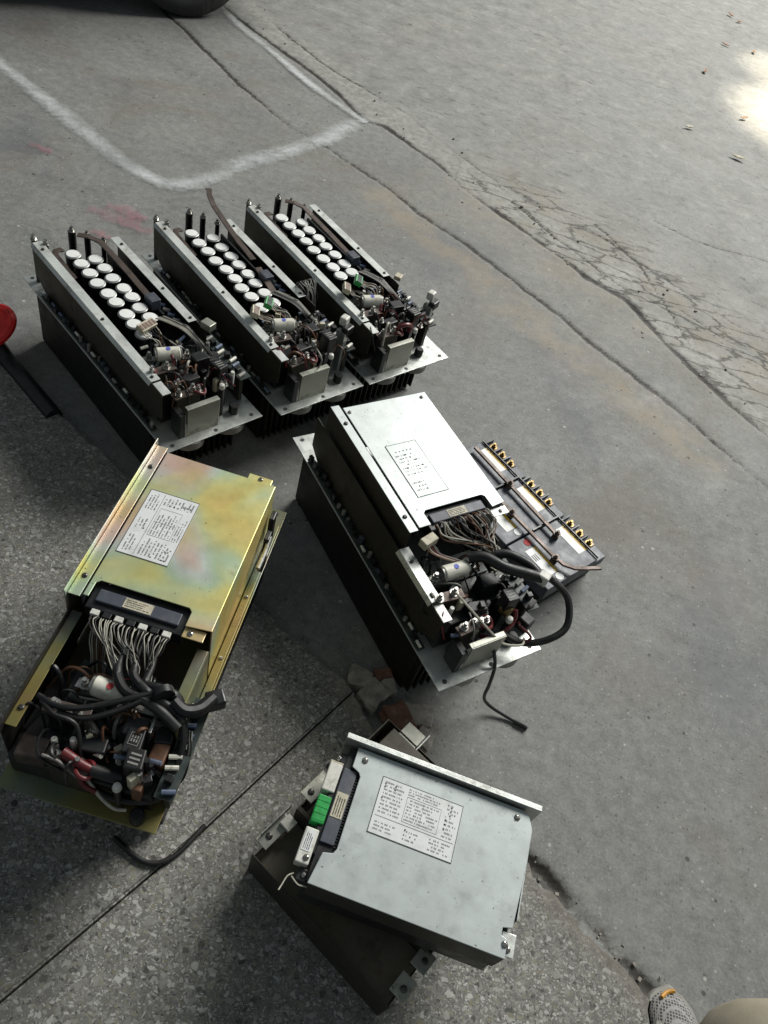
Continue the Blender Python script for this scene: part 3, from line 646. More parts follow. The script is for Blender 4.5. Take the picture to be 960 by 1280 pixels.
def walls(t, mat, zt=.30, W=.26, yl=(.045, .66), yr=(.19, .615), xl=.02, xr=.225, flange=None):
    z = .1805
    for (x, s_, (a, b), nm) in ((xl, 1, yl, 'side_wall'), (xr, -1, yr, 'side_wall')):
        m = MB()
        # outline with sloping far end
        pts = [(a, z + .05 if nm and s_ > 0 else z), (a, zt), (b, zt), (b, z + .03), (b - .05, z), (a + .07, z)]
        n = len(m.v); th = .0018
        for xx in (x, x + s_ * th): m.v += [(xx, py, pz) for py, pz in pts]
        k = len(pts); m.f += [tuple(range(n, n + k)), tuple(range(n + 2 * k - 1, n + k - 1, -1))]
        for i in range(k): j = (i + 1) % k; m.f.append((n + i, n + j, n + k + j, n + k + i))
        w = m.build(nm, 'olive_or_shaded_metal', t)  # side shade of the silver sheet put into a dark wall colour
        fl = MB(); x2 = x + s_ * .023
        fa, fb = flange if (flange and s_ > 0) else (a + .045, b - .004)
        fl.box(min(x, x2), max(x, x2), fa, fb, zt + .0002, zt + .0022)
        fo = fl.build('flange', mat, w, bev=.0006)
        MB().bar([(x - s_ * .0025, fa, zt - .0035), (x - s_ * .0025, fb, zt - .0035)], .010, .0012, (-s_ * .8, 0, .6)).build('flange_shoulder', mat, w)
        if s_ > 0:
            MB().box(min(x, x2), max(x, x2), a, a + .043, zt - .004, zt - .002).build('flange_foot', mat, w, bev=.0006)
        for yy in (fa + .013, (fa + fb) / 2 - .05, fb - .036): screw(fo, x + s_ * .010, yy, zt + .0022, .0042, 'screw_dark')

def side_boards(t, rd, sides=((.0035, .0175, .06, .60), (.2285, .253, .25, .60))):
    # boards along both outer sides
    for (x0, x1, ya, yb) in sides:
        b = MB().box(x0, x1, ya, yb, .184, .187).build('circuit_board', 'pcb_green', t)
        MB().box(x0, x1, ya + .005, yb - .005, .1805, .184).build('board_spacer', 'black_plastic', t)
        n = 26
        for k in range(n):
            y = ya + .01 + (yb - ya - .02) * k / (n - 1); x = rd.uniform(x0 + .004, x1 - .004); q = rd.random()
            if q < .45: MB().box(x - .004, x + .004, y - .006, y + .006, .187, .187 + rd.uniform(.004, .02), rd.uniform(-.3, .3)).build('chip', rd.choice(('black_plastic', 'grey_module', 'black_plastic')), b, bev=.0007)
            elif q < .7: MB().tube([(x, y - .008, .192), (x, y + .008, .192)], .0035, 8, 1).build('resistor', rd.choice(('resistor_blue', 'wire_grey', 'ceramic')), b, True)
            else: MB().cyl((x, y, .187), (x, y, .187 + rd.uniform(.008, .022)), .0045, 9).build('small_capacitor', rd.choice(('bolt_steel', 'black_plastic', 'wire_grey')), b, True)
CAP = {}
def open_drive(label, px, py, yaw, seed, ncapA, ncapB, green, hook, W=.26):
    t = thing('motor_drive', label, 'motor drive', (px, py, 0), yaw, 'opened drives in a row')
    rd = random.Random(seed)
    base_unit(t, seed, W); walls(t, 'galvanised_flange'); front_clutter(t, seed, True, W)
    MB().box(.048, .20, .225, .62, .181, .226).build('capacitor_board', 'black_plastic', t, bev=.002)
    # capacitor bank: dark sleeves with white tops
    if not CAP:
        c = MB().lathe([(.0178, 0), (.0178, .068), (.0190, .0695), (.0190, .0735), (.0178, .075), (.017, .0752)], 28).build('capacitor', 'cap_sleeve', t, True); CAP['b'] = c
        r = MB().lathe([(.0185, 0), (.0196, .001), (.0196, .003), (.0180, .0042), (.0160, .0045)], 28).build('capacitor_rim', 'cap_rim', c, True); r.location = (0, 0, .0725); CAP['r'] = r
        w = MB().lathe([(.0162, 0), (.0158, .0016), (.006, .002)], 28).build('capacitor_top', 'cap_white', c, True); w.location = (0, 0, .0765); CAP['t'] = w
        first = True
    else: first = False
    for k in range(ncapA + ncapB):
        A = k < ncapA; i = k if A else k - ncapA
        loc = (.086 if A else .129, (.578 - .0425 * i) if A else (.540 - .0425 * i), .2262 + rd.uniform(-.001, .001))
        if first: c = CAP['b']; c.location = loc; first = False
        else:
            c = share(CAP['b'], t, loc, rd.uniform(0, 6)); c.rotation_euler[0] = rd.uniform(-.04, .04); c.rotation_euler[1] = rd.uniform(-.04, .04); share(CAP['r'], c, (0, 0, .0725)); share(CAP['t'], c, (0, 0, .0765))
    # copper bus bars either side of the bank
    MB().bar([(.082, .628, .286), (.064, .622, .290), (.052, .606, .292), (.050, .575, .292), (.050, .50, .290)], .017, .004).build('bus_bar', 'copper_bar', t, bev=.0008)
    MB().bar([(.046, .505, .283), (.046, .40, .281), (.046, .30, .279), (.046, .20, .277), (.050, .165, .276)], .006, .010).build('bus_bar', 'copper_bar', t, bev=.0008)
    if hook:
        MB().bar([(.205, .70, .345), (.200, .685, .350), (.190, .668, .348), (.182, .63, .338), (.176, .56, .330), (.170, .48, .322), (.166, .40, .318)], .016, .0035).build('bus_bar', 'copper_bar', t, bev=.0008)
        MB().bar([(.163, .372, .312), (.158, .33, .308), (.152, .27, .300)], .018, .004).build('bus_bar', 'copper_bar', t, bev=.0008)
    else:
        MB().bar([(.120, .618, .325), (.140, .600, .326), (.158, .575, .322), (.163, .54, .316), (.165, .45, .312), (.164, .345, .308)], .016, .0035).build('bus_bar', 'copper_bar', t, bev=.0008)
    MB().box(.152, .178, .318, .352, .29, .318).build('bar_clamp', 'grey_module', t, bev=.002)
    MB().box(.17, .176, .30, .57, .23, .29).build('bar_support', 'black_plastic', t, bev=.001)
    # standing posts at the far end
    for (x, y, zt, r) in ((.030, .668, .302, .007), (.047, .640, .300, .006), (.122, .655, .312, .010), (.150, .63, .308, .008), (.178, .60, .302, .006)):
        p = MB().cyl((x, y, .181), (x, y, zt), r, 12).build('post', 'black_plastic', t, True); bolt(t, x, y, zt, .0062, .012, name='post_bolt')
    side_boards(t, rd)
    # blue-grey resistor row beside the bank
    for k in range(5):
        y = .335 - k * .022; MB().tube([(.186, y + .008, .285), (.196, y - .006, .287)], .0052, 8, 1).build('resistor', rd.choice(('resistor_blue', 'wire_grey')), t, True)
    # multi-way connectors
    def conn(cx, cy, cz, L, D, rz, mat):
        M = Matrix.Translation((cx, cy, cz)) @ Matrix.Rotation(rz, 4, 'Z') @ Matrix.Rotation(.35, 4, 'X')
        b = MB().box(-L / 2, L / 2, -D / 2, D / 2, -.008, .006, M=M).build('connector', mat, t, bev=.0012)
        for k in range(5):
            u = -L / 2 + L * (k + .5) / 5
            MB().box(u - L * .07, u + L * .07, -D * .36, D * .30, .0062, .0066, M=M).build('socket', 'wire_brown' if mat != 'green_plastic' else 'ink', b)
        for k in range(6):
            u = -L / 2 + L * (k + .5) / 6; p0 = M @ Vector((u, -D / 2, -.002)); p1 = M @ Vector((u, -D / 2 - .012, -.004))
            wire(t, [p0, p1, (p1.x + rd.uniform(.0, .03), p1.y - .02, cz - .018), (p1.x + rd.uniform(.0, .05), p1.y - .045, .262)], .0013, rd.choice(('wire_brown', 'wire_black', 'wire_grey', 'wire_cream')))
    if green:
        conn(.048, .205, .322, .034, .020, .95, 'cream_plastic'); conn(.092, .214, .330, .034, .020, .85, 'green_plastic')
    else: conn(.098, .245, .318, .046, .022, .28 - math.radians(0), 'cream_plastic')
    # harness running down the right-hand side
    for k in range(7):
        wire(t, [(.135 + k * .004, .27, .31), (.155 + k * .005, .25 - k * .003, .305), (.18 + k * .003, .215, .296), (.195 + k * .002, .17 - k * .006, .275), (.2, .14, .25)], .0016, rd.choice(('wire_black', 'wire_grey', 'wire_black', 'wire_cream')))
    return t

d1 = open_drive('opened motor drive with white topped capacitors, next to the red disc', -.514, 1.133, 145, 11, 9, 7, False, False)
d2 = open_drive('opened motor drive with hooked brown bus bar, between two other opened drives', -.325, 1.369, 143, 12, 9, 8, True, True)
d3 = open_drive('opened motor drive with slanting black rod, row end nearest the floor joint', -.155, 1.589, 142, 13, 8, 7, True, False, .285)
# pieces that single drives carry
def white_plug(t, x, y, z):
    MB().box(x - .012, x + .012, y - .010, y + .010, z - .012, z + .012, .4).build('white_plug', 'ivory_plastic', t, bev=.004)
    MB().box(x - .016, x + .016, y - .028, y - .008, z - .03, z - .006, .3).build('plug_housing', 'black_plastic', t, bev=.004)
    MB().box(x - .02, x - .008, y - .03, y + .0, .181, z - .02, .1).build('plug_support', 'galvanised', t)
white_plug(d2, .245, .095, .318); white_plug(d3, .285, .118, .30)
MB().tube([(.288, .098, .255), (.258, .094, .196), (.256, .092, .182)], .0052, 9, 3).build('rod', 'black_plastic', d3, True)
MB().tube([(.113, .056, .262), (.115, .052, .285), (.135, .045, .294), (.155, .045, .285), (.160, .05, .262)], .006, 8).build('red_lead', 'wire_red', d3, True)
MB().box(.228, .252, .205, .225, .2995, .312, .5).build('wall_clip', 'cream_plastic', d3, bev=.002)
MB().box(.222, .246, .185, .215, .2995, .318, .3).build('wall_clip', 'galvanised_dirty', d1, bev=.002)
rd = random.Random(8)
for k in range(14):
    x = .245 + rd.uniform(-.012, .012); wire(d2, [(x, .29, .26), (x + rd.uniform(-.01, .01), .285, .30), (x + rd.uniform(-.02, .02), .262, .325), (x + rd.uniform(-.015, .015), .235, .30), (x, .225, .25)], .0012, rd.choice(('wire_grey', 'wire_cream', 'wire_grey', 'wire_black')))

# ---- covered drive on the concrete floor
def cover_panel(t, x0, x1, y0, y1, z0, z1, mat, strip, notch, tabs):
    """folded sheet cover; the near edge has a cut-out for the connector strip"""
    n0, n1, nd = notch
    poly = [(x0 + strip + .004, y0), (n0, y0), (n0, y0 + nd - .006), (n0 + .006, y0 + nd), (n1 - .006, y0 + nd), (n1, y0 + nd - .006), (n1, y0), (x1, y0 + .004), (x1, y1), (x0 + strip + .004, y1)]
    c = MB().prism(poly, z1 - .002, z1).build('cover', mat, t, bev=.0012)
    MB().box(x1 - .002, x1, y0 + .006, y1 - .002, z0, z1 - .0022).build('cover_side', mat, c)
    MB().box(x0 + strip + .006, x1 - .003, y1 - .002, y1, z0, z1 - .0022).build('cover_side', mat, c)
    MB().box(x0, x0 + .002, y0 - .004, y1 + .012, z0, z1 - .004).build('side_panel', 'olive_or_shaded_metal', t)
    MB().box(x0, x0 + strip, y0 - .004, y1 + .012, z1 - .0038, z1 - .0018).build('panel_flange', mat, t, bev=.0006)
    MB().box(x0 + strip + .0005, x0 + strip + .0035, y0, y1, z1 - .03, z1 - .006).build('gap_strip', 'ink', t)  # black strip down in the gap line between flange and cover
    for yy in (y0 + .035, y1 - .045): screw(t, x0 + strip * .5, yy, z1 - .0018, .005, 'screw_dark')
    return c
def connector_strip(t, x0, x1, y0, z1, seed, chassis=True):
    MB().box(x0 - .012, x1 + .012, y0 - .026, y0 + .026, z1 - .040, z1 - .009).build('connector_recess', 'black_plastic', t, bev=.002)
    s = MB().box(x0, x1, y0 - .013, y0 + .010, z1 - .0095, z1 - .003).build('connector_strip', 'grey_module', t, bev=.0015)
    label_print('strip_label', s, x0 + (x1 - x0) * .32, x0 + (x1 - x0) * .66, y0 - .011, y0 + .008, z1 - .0028, 'cream_plastic', seed, True, 'ink', lines=4, border=False)
    return s

c = thing('motor_drive', 'drive with plain silver cover and tangled black cables on bare concrete', 'motor drive', (.207, .786, 0), 132.5, 'covered drives')
base_unit(c, 4); walls(c, 'galvanised', zt=.298, yl=(.07, .64), yr=(.20, .60), xr=.24, flange=(.115, .25)); front_clutter(c, 4, False)
cv = cover_panel(c, .033, .272, .255, .607, .20, .35, 'galvanised_clean', .020, (.085, .238, .036), None)
for x, y in ((.066, .59), (.255, .592)): screw(cv, x, y, .35, .0045)
tb = MB().box(.235, .275, .236, .256, .338, .340).build('cover_tab', 'galvanised', cv, bev=.001); screw(tb, .257, .245, .340, .005)
label_print('printed_panel', cv, .094, .170, .325, .474, .3502, 'galvanised_clean', 31, False, 'ink_faint', lines=9)
connector_strip(c, .095, .226, .272, .349, 41)
rd = random.Random(21); side_boards(c, rd, ((.0025, .0185, .08, .62),))
for k in range(26):
    x = .10 + .125 * k / 25; ox = rd.uniform(-.008, .012)
    wire(c, [(x, .262, .338), (x + ox * .4, .247, .343 + rd.uniform(-.004, .010)), (x + ox + .01, .222, .336 + rd.uniform(-.012, .012)), (.185 + rd.uniform(-.02, .025), .185, .322 + rd.uniform(-.012, .008)), (.205 + rd.uniform(-.012, .012), .160, .315)], .0017, rd.choice(('wire_cream', 'wire_grey', 'wire_cream', 'wire_brown', 'wire_black')))
cn = MB().box(.054, .090, .222, .242, .318, .338, .25).build('connector', 'cream_plastic', c, bev=.002)
for k in range(4): wire(c, [(.062 + k * .006, .224, .322), (.068 + k * .006, .205, .322 - k * .002), (.10 + k * .004, .185, .312), (.14, .175, .30)], .0015, ('wire_brown', 'wire_cream', 'wire_red', 'wire_grey')[k])
MB().tube([(.14, .176, .315), (.165, .162, .325), (.19, .125, .328), (.225, .100, .325), (.26, .080, .318)], .0115, 10).build('cable', 'black_rubber', c, True)
MB().tube([(.20, .165, .315), (.225, .150, .322), (.255, .115, .318), (.262, .085, .315)], .0095, 10).build('cable', 'black_rubber', c, True)
MB().tube([(.262, .085, .318), (.285, .068, .312), (.310, .030, .285), (.290, -.012, .255), (.245, -.016, .235), (.205, .004, .215), (.17, .03, .225)], .0075, 9).build('cable', 'black_rubber', c, True)
MB().box(.252, .274, .066, .090, .305, .332, .5).build('cable_clip', 'ivory_plastic', c, bev=.003)
wire(c, [(.072, .112, .312), (.078, .095, .308), (.100, .052, .288), (.125, .022, .262), (.148, .006, .242), (.185, -.006, .235), (.21, .01, .22)], .0025, 'wire_cream')
wire(c, [(.19, .05, .28), (.186, .038, .262), (.165, .03, .25), (.14, .03, .235), (.12, .05, .22)], .0045, 'wire_red')
wire(c, [(.192, .03, .262), (.205, .03, .24), (.215, .002, .235), (.198, .0, .22)], .0028, 'wire_red')
wire(c, [(.15, .04, .22), (.138, .022, .221), (.137, -.008, .186), (.141, -.020, .12), (.150, -.022, .06), (.172, -.032, .022), (.20, -.062, .008), (.229, -.100, .005)], .0038, 'wire_black', 'hanging_cable')
MB().tube([(.215, -.082, .006), (.229, -.100, .006), (.232, -.108, .006)], .0055, 8, 3).build('cable_end', 'black_rubber', c, True)
MB().tube([(.18, .075, .262), (.186, .055, .262)], .014, 14, 1).build('can', 'brass', c, True)
MB().box(.235, .262, .035, .07, .181, .215, .3).build('rubber_block', 'black_rubber', c, bev=.004)

# ---- grey power modules with bus bars, beside the covered drive
mod = thing('power_module_bank', 'grey plastic module bank with yellow edged labels and brass screw terminals', 'power module', (.455, 1.198, 0), 142)
# local frame: x across, y along, origin near the near left corner of the bank
MB().box(-.022, .19, .02, .452, .002, .055).build('base_plate', 'dark_steel', mod, bev=.002)
for k in range(3):
    ya = .010 + k * .1515; yb = ya + .147
    b = MB().box(-.030, .158, ya, yb, .0555, .098).build('module_body', 'grey_module', mod, bev=.002)
    MB().box(.1585, .200, ya, yb, .0555, .084).build('terminal_ledge', 'grey_module', b, bev=.002)
    MB().box(.124, .1475, ya + .037, ya + .123, .0982, .0987).build('label', 'label_white', b)
    MB().box(.1477, .1555, ya + .037, ya + .123, .0982, .0988).build('label_stripe', 'label_yellow', b)
    MB().box(.150, .1535, ya + .114, ya + .119, .0989, .0991).build('label_mark', 'ink', b)
    if k < 2:
        MB().box(.0, .0275, ya + .028, ya + (.112 if k == 0 else .098), .0982, .0987).build('label', 'label_white', b)
        MB().box(.0278, .0355, ya + .028, ya + (.112 if k == 0 else .098), .0982, .0988).build('label_stripe', 'label_yellow', b)
        MB().lathe([(.011, 0), (.011, .0010)], 20, Matrix.Translation((.027, ya + .015, .098))).build('round_sticker', 'label_white', b)
        if k == 0:
            MB().lathe([(.010, 0), (.010, .0010)], 20, Matrix.Translation((.026, ya + .130, .098))).build('red_sticker', 'ink_red', b)
            for q in range(3): MB().box(.004 + q * .006, .007 + q * .006, ya + .075, ya + .095, .0988, .0991).build('label_mark', 'ink_faint', b)
    for q in range(3):
        y = ya + .051 + q * .035
        MB().box(.168, .199, y - .011, y + .011, .0842, .087).build('terminal_tab', 'copper_bar', b, bev=.0008)
        bolt(b, .185, y, .087, .0066, .013, 'brass', 'terminal_screw')
        MB().box(.160, .200, y + .0160, y + .0190, .0842, .096).build('divider', 'grey_module', b)
    if k: MB().box(.062, .16, ya - .0042, ya - .0006, .090, .106).build('divider', 'black_plastic', mod)
MB().box(.1580, .1605, .012, .458, .0985, .104).build('ridge', 'black_plastic', mod)
b1 = MB().bar([(.104, .110, .110), (.108, .25, .110), (.114, .445, .110)], .010, .006).build('bus_bar', 'copper_bar', mod, bev=.001)
b2 = MB().bar([(.044, .445, .110), (.046, .25, .110), (.047, .08, .110), (.050, .040, .112), (.066, .016, .115), (.09, .0, .118), (.125, -.018, .119)], .010, .006).build('bus_bar', 'copper_bar', mod, bev=.001)
for b_, pts in ((b1, ((.104, .116), (.1105, .30))), (b2, ((.0455, .065), (.0455, .225), (.045, .38)))):
    for x, y in pts:
        MB().cyl((x, y, .0982), (x, y, .1068), .009, 12).build('spacer', 'copper_bar', b_); bolt(b_, x, y, .113, .0065, .010, 'copper_bar')

# ---- yellow passivated drive on the terrazzo
y_ = thing('motor_drive', 'drive with iridescent yellow zinc cover and red sleeved cable on terrazzo', 'motor drive', (-.412, .33, .03), 92, 'covered drives')
base_unit(y_, 5, .24, .715, 'yellow_zinc_dark', False); front_clutter(y_, 5, False, .24)
cv = cover_panel(y_, -.018, .222, .285, .628, .19, .35, 'yellow_zinc', .020, (.015, .178, .034), None)
MB().box(-.021, -.019, .275, .645, .185, .362).build('side_rail', 'yellow_zinc', y_, bev=.0006)
MB().box(-.016, -.014, .06, .28, .1805, .312).build('side_wall', 'dark_steel', y_)
MB().box(-.0135, .004, .07, .28, .298, .300).build('flange', 'yellow_zinc_dark', y_, bev=.0006); screw(y_, -.004, .10, .30, .005, 'screw_dark')
MB().box(.221, .223, .14, .28, .1805, .30).build('side_wall', 'yellow_zinc_dark', y_)
MB().box(.203, .221, .15, .28, .298, .300).build('flange', 'yellow_zinc_dark', y_, bev=.0006)
MB().box(.2245, .238, .16, .66, .181, .197).build('side_channel', 'yellow_zinc_dark', y_, bev=.0008)
for yy in (.20, .33, .47): screw(y_, .231, yy, .197, .004)
tb = MB().box(.165, .212, .6285, .645, .344, .346).build('cover_tab', 'yellow_zinc', cv, bev=.001); screw(tb, .19, .637, .346, .005)
tb = MB().box(.178, .214, .268, .288, .342, .344).build('cover_tab', 'yellow_zinc', cv, bev=.001); screw(tb, .19, .277, .344, .005)
label_print('label', cv, .016, .108, .382, .532, .3502, 'paper', 51, True, 'ink_faint', vertical=True, lines=13)
connector_strip(y_, .026, .166, .297, .349, 61)
for k, (x, y, a) in enumerate(((.225, .60, .35), (.228, .565, .30), (.232, .53, .26))):
    MB().box(x + .002, x + .012, y - .012, y + .012, .22, .30 - k * .02).build('side_terminal', 'black_plastic', y_, bev=.002)
MB().tube([(.2385, .57, .27), (.24, .54, .262), (.2385, .50, .255)], .005, 8).build('hinge_pin', 'bolt_steel', y_, True)
for k in range(7):
    x = .034 + k * .020
    MB().box(x - .007, x + .007, .262, .283, .332, .3395).build('connector', 'black_plastic' if k % 2 else 'ivory_plastic', y_, bev=.001)
rd = random.Random(33)
for k in range(34):
    x = .032 + .13 * k / 33; g_ = .10 if k < 11 else (.125 if k < 23 else .15)
    wire(y_, [(x, .262, .336), (x + rd.uniform(-.003, .003), .250, .340), (x + (g_ - x) * .25, .232, .335 + rd.uniform(-.004, .004)), (g_ + rd.uniform(-.010, .010), .205 + rd.uniform(-.01, .01), .322), (g_ + .012, .180, .312)], .0009, rd.choice(('wire_cream', 'wire_grey', 'wire_cream', 'wire_grey', 'wire_black')))
for a, rr in (([(.096, .248, .322), (.100, .222, .320), (.106, .190, .318), (.130, .165, .318), (.165, .158, .320), (.195, .150, .315), (.225, .140, .30)], [.003, .008, .009, .009]), ([(.122, .248, .324), (.125, .215, .320), (.135, .188, .324), (.160, .172, .325), (.19, .165, .318), (.22, .158, .305)], [.003, .007, .008, .008]), ([(.148, .248, .324), (.152, .215, .320), (.155, .185, .320), (.18, .180, .328), (.21, .178, .318), (.226, .150, .30)], [.003, .007, .008, .008]),
              ([(.205, .172, .318), (.225, .165, .312), (.245, .178, .305), (.258, .205, .300)], .011), ([(.225, .155, .30), (.238, .13, .28), (.240, .09, .25), (.225, .055, .22), (.16, .04, .215), (.10, .05, .24)], .0055), ([(.175, .172, .328), (.12, .138, .322), (.08, .118, .318), (.045, .112, .316), (.012, .122, .308)], .005),
              ([(.175, .168, .326), (.13, .130, .316), (.09, .108, .310), (.05, .106, .308)], .005), ([(.02, .115, .31), (.05, .098, .318), (.085, .095, .31), (.105, .065, .27)], .0035), ([(.23, .16, .29), (.245, .12, .26), (.246, .08, .23), (.215, .06, .21), (.18, .08, .23)], .004)):
    MB().tube(a, rr, 9).build('cable', 'black_rubber', y_, True)
MB().tube([(.185, .178, .328), (.192, .168, .330)], .017, 12, 1).build('cable_tie', 'black_plastic', y_, True)
MB().box(.246, .276, .195, .222, .272, .298, .6).build('cable_plug', 'black_plastic', y_, bev=.003)
MB().tube([(.080, .060, .284), (.095, .057, .282), (.112, .054, .276), (.128, .053, .27)], [.009, .0075, .007], 12, 3).build('red_sleeve', 'wire_red', y_, True)
MB().tube([(.126, .053, .27), (.150, .054, .266), (.172, .056, .262)], .010, 12, 3).build('black_sleeve', 'black_rubber', y_, True)
wire(y_, [(.11, .05, .26), (.13, .04, .246), (.15, .030, .232), (.172, .024, .222), (.19, .028, .218)], .0026, 'wire_cream')
wire(y_, [(.105, .046, .268), (.12, .036, .25), (.14, .034, .24)], .004, 'wire_red')
for k in range(9):
    x = .236 + rd.uniform(-.01, .012); wire(y_, [(x, .15, .28), (x + rd.uniform(0, .012), .12, .262), (x + rd.uniform(-.004, .014), .09, .235), (x - .01, .07, .215)], rd.choice((.0012, .002)), rd.choice(('wire_grey', 'wire_black', 'wire_black', 'wire_cream')))
MB().box(.190, .206, .045, .075, .2, .262).build('connector', 'wire_brown', y_, bev=.002)
MB().box(.158, .185, .082, .122, .20, .302, .1).build('contactor', 'black_plastic', y_, bev=.002)
bx = MB()
for a in ((.164, .180, .094, .0948), (.164, .180, .113, .1138), (.164, .1648, .0948, .113), (.1792, .180, .0948, .113)): bx.box(*a, .3022, .3027)
for r_ in range(2):
    for q in range(3): bx.box(.167 + q * .004, .169 + q * .004, .099 + r_ * .006, .1035 + r_ * .006, .3022, .3027)
bx.build('contactor_mark', 'wire_grey', y_)
MB().box(.185, .190, .12, .15, .285, .300, .05).build('metal_tab', 'bolt_steel', y_, bev=.001)

MB().box(-.008, .222, .048, .205, .1808, .236).build('terminal_housing', 'black_plastic', y_, bev=.003)
MB().tube([(.085, .125, .262), (.105, .105, .268), (.135, .088, .262)], .013, 14, 3).build('choke', 'black_rubber', y_, True)
MB().tube([(.045, .150, .272), (.075, .146, .276), (.118, .140, .272)], .008, 12, 3).build('fuse_tube', 'pcb_green', y_, True)
MB().box(.008, .052, .044, .078, .236, .270, .1).build('terminal_block', 'copper_bar', y_, bev=.003)
MB().box(.196, .222, .088, .125, .236, .272).build('terminal_block', 'wire_brown', y_, bev=.003)
rq = random.Random(71)
for k in range(14):
    x0_, y0_ = rq.uniform(.02, .2), rq.uniform(.06, .2); a_ = rq.uniform(0, 6.28); L_ = rq.uniform(.04, .09)
    pts_ = [(min(.225, max(.0, x0_ + math.cos(a_ + q * .5) * L_ * q / 3)), min(.21, max(.045, y0_ + math.sin(a_ + q * .5) * L_ * q / 3)), (.24, .285, .29, .245)[q] + rq.uniform(-.006, .012)) for q in range(4)]
    wire(y_, pts_, rq.choice((.0018, .0026, .0036)), rq.choice(('wire_black', 'wire_black', 'wire_black', 'wire_brown', 'wire_grey')))
for k in range(8):
    wire(y_, [(.03 + k * .003, .262, .30), (.035 + k * .004, .24, .296), (.045 + k * .003, .222, .28 - k * .002), (.05 + k * .004, .205, .25)], .0011, rq.choice(('wire_cream', 'wire_grey', 'wire_brown')))

cab = MB().tube([(-.26, .378, .0352), (-.211, .360, .0352), (-.176, .360, .0352), (-.148, .384, .0352), (-.128, .428, .0352), (-.120, .446, .0352)], .0048, 10).build('loose_cable', 'black_rubber', None, True)
tag(cab, 'short black cable lying on terrazzo beside the yellow drive', 'cable')

# ---- silver cover unit on an upturned dark chassis
lo = thing('chassis', 'dark metal chassis with screwed tabs under the silver cover', 'chassis', (-.022, .401, .03), 62.5)
# local x along the 0.31 m side, y across
MB().box(0, .318, 0, .36, .0, .003).build('floor_plate', 'olive_or_shaded_metal', lo)
for (y, zt, xa, xb) in ((0, .09, 0, .318), (.098, .120, .004, .310), (.355, .09, .0, .318)):
    MB().box(xa, xb, y, y + .002, .0032, zt).build('side_wall', 'olive_or_shaded_metal', lo, bev=.0006)
MB().box(.004, .314, .004, .096, .068, .070).build('inner_tray', 'tray_metal', lo)
MB().box(.004, .314, .1005, .105, .118, .120).build('flange', 'olive_or_shaded_metal', lo)
for x in (0, .316):
    MB().box(x, x + .002, .003, .095, .0032, .06).build('end_wall', 'olive_or_shaded_metal', lo)
    MB().box(x, x + .002, .101, .350, .0032, .105).build('end_wall', 'olive_or_shaded_metal', lo)
MB().box(.02, .30, .12, .34, .004, .112).build('inner_box', 'olive_or_shaded_metal', lo, bev=.002)
def tab(x0, x1, y0, y1, z, sx, sy):
    o = MB().box(x0, x1, y0, y1, z, z + .002).build('tab', 'galvanised_dirty', lo, bev=.001); screw(o, sx, sy, z + .002, .006, 'screw_dark')
tab(-.014, .012, .02, .085, .0905, -.001, .04); tab(-.016, .012, .125, .185, .106, -.003, .14)
tab(.300, .330, .018, .055, .0905, .318, .034); tab(.300, .330, .07, .105, .0905, .318, .088)
MB().box(-.012, -.010, .03, .10, .093, .108).build('clip_strip', 'bolt_steel', lo); MB().box(-.004, .018, .066, .088, .093, .102).build('plug', 'ivory_plastic', lo, bev=.001)
bolt(lo, -.012, .200, .108, .007, .012, 'screw_dark')
MB().box(.03, .073, .35, .385, .086, .088).build('tab', 'galvanised_dirty', lo, bev=.001)
MB().box(.075, .078, .30, .392, .08, .092).build('edge_strip', 'galvanised', lo, bev=.001)

sv = thing('cover_unit', 'pale silver cover unit with white wiring label and green connector', 'drive cover', (.070, .345, .152), 88.0)
sv.scale = (.955, .985, 1)
# local x right, y away; top at 0.12 above base; W .345, D .238
Wd, Dp, Ht = .342, .236, .118
poly = [(.002, .0), (.330, .0), (.330, .028), (.319, .031), (.319, .042), (.335, .046), (Wd, .150), (Wd, .205), (.334, Dp - .012), (.326, Dp - .004), (.012, Dp - .004), (.012, .196), (.026, .190), (.030, .184), (.030, .062), (.026, .054), (.010, .050)]
top = MB().prism(poly, Ht - .002, Ht).build('cover', 'galvanised_pale', sv, bev=.0012)
MB().box(.004, .330, .001, .003, .058, Ht - .0022).build('front_wall', 'olive_or_shaded_metal', top)  # dark colour stands in for shade on the cover's near face
MB().box(.34, .342, .06, .20, .03, Ht - .0022).build('end_wall', 'galvanised_pale', top)
MB().box(-.014, .350, Dp + .000, Dp + .003, .02, Ht + .012).build('back_plate', 'galvanised', sv, bev=.0006)
MB().box(-.014, .350, Dp + .0032, Dp + .010, Ht + .008, Ht + .011).build('back_lip', 'galvanised', sv, bev=.0006)
MB().box(.0, .33, .006, Dp - .006, .004, Ht - .01).build('housing', 'black_plastic', sv)
for x, y in ((.030, .214), (.312, .216), (.326, .02)): screw(top, x, y, Ht, .0055)
tb = MB().box(.321, .345, .006, .040, Ht - .008, Ht - .006).build('cover_tab', 'galvanised', top, bev=.001); screw(tb, .333, .016, Ht - .006, .0055)
label_print('label', top, .068, .216, .104, .200, Ht + .0002, 'paper', 71, True, 'ink_faint', lines=14)
MB().box(-.012, .029, .046, .218, Ht - .05, Ht - .012).build('connector_recess', 'black_plastic', sv, bev=.002)
st = MB().box(.000, .024, .066, .192, Ht - .013, Ht - .005).build('connector_strip', 'grey_module', sv, bev=.001)
label_print('strip_label', st, .002, .022, .108, .150, Ht - .0048, 'cream_plastic', 81, True, 'ink', vertical=True, lines=4, border=False)
cm = MB()
for k in range(26): cm.box(.0245, .0285, .064 + k * .005, .0665 + k * .005, Ht - .012, Ht - .007)
cm.build('pin_row', 'black_plastic', st)
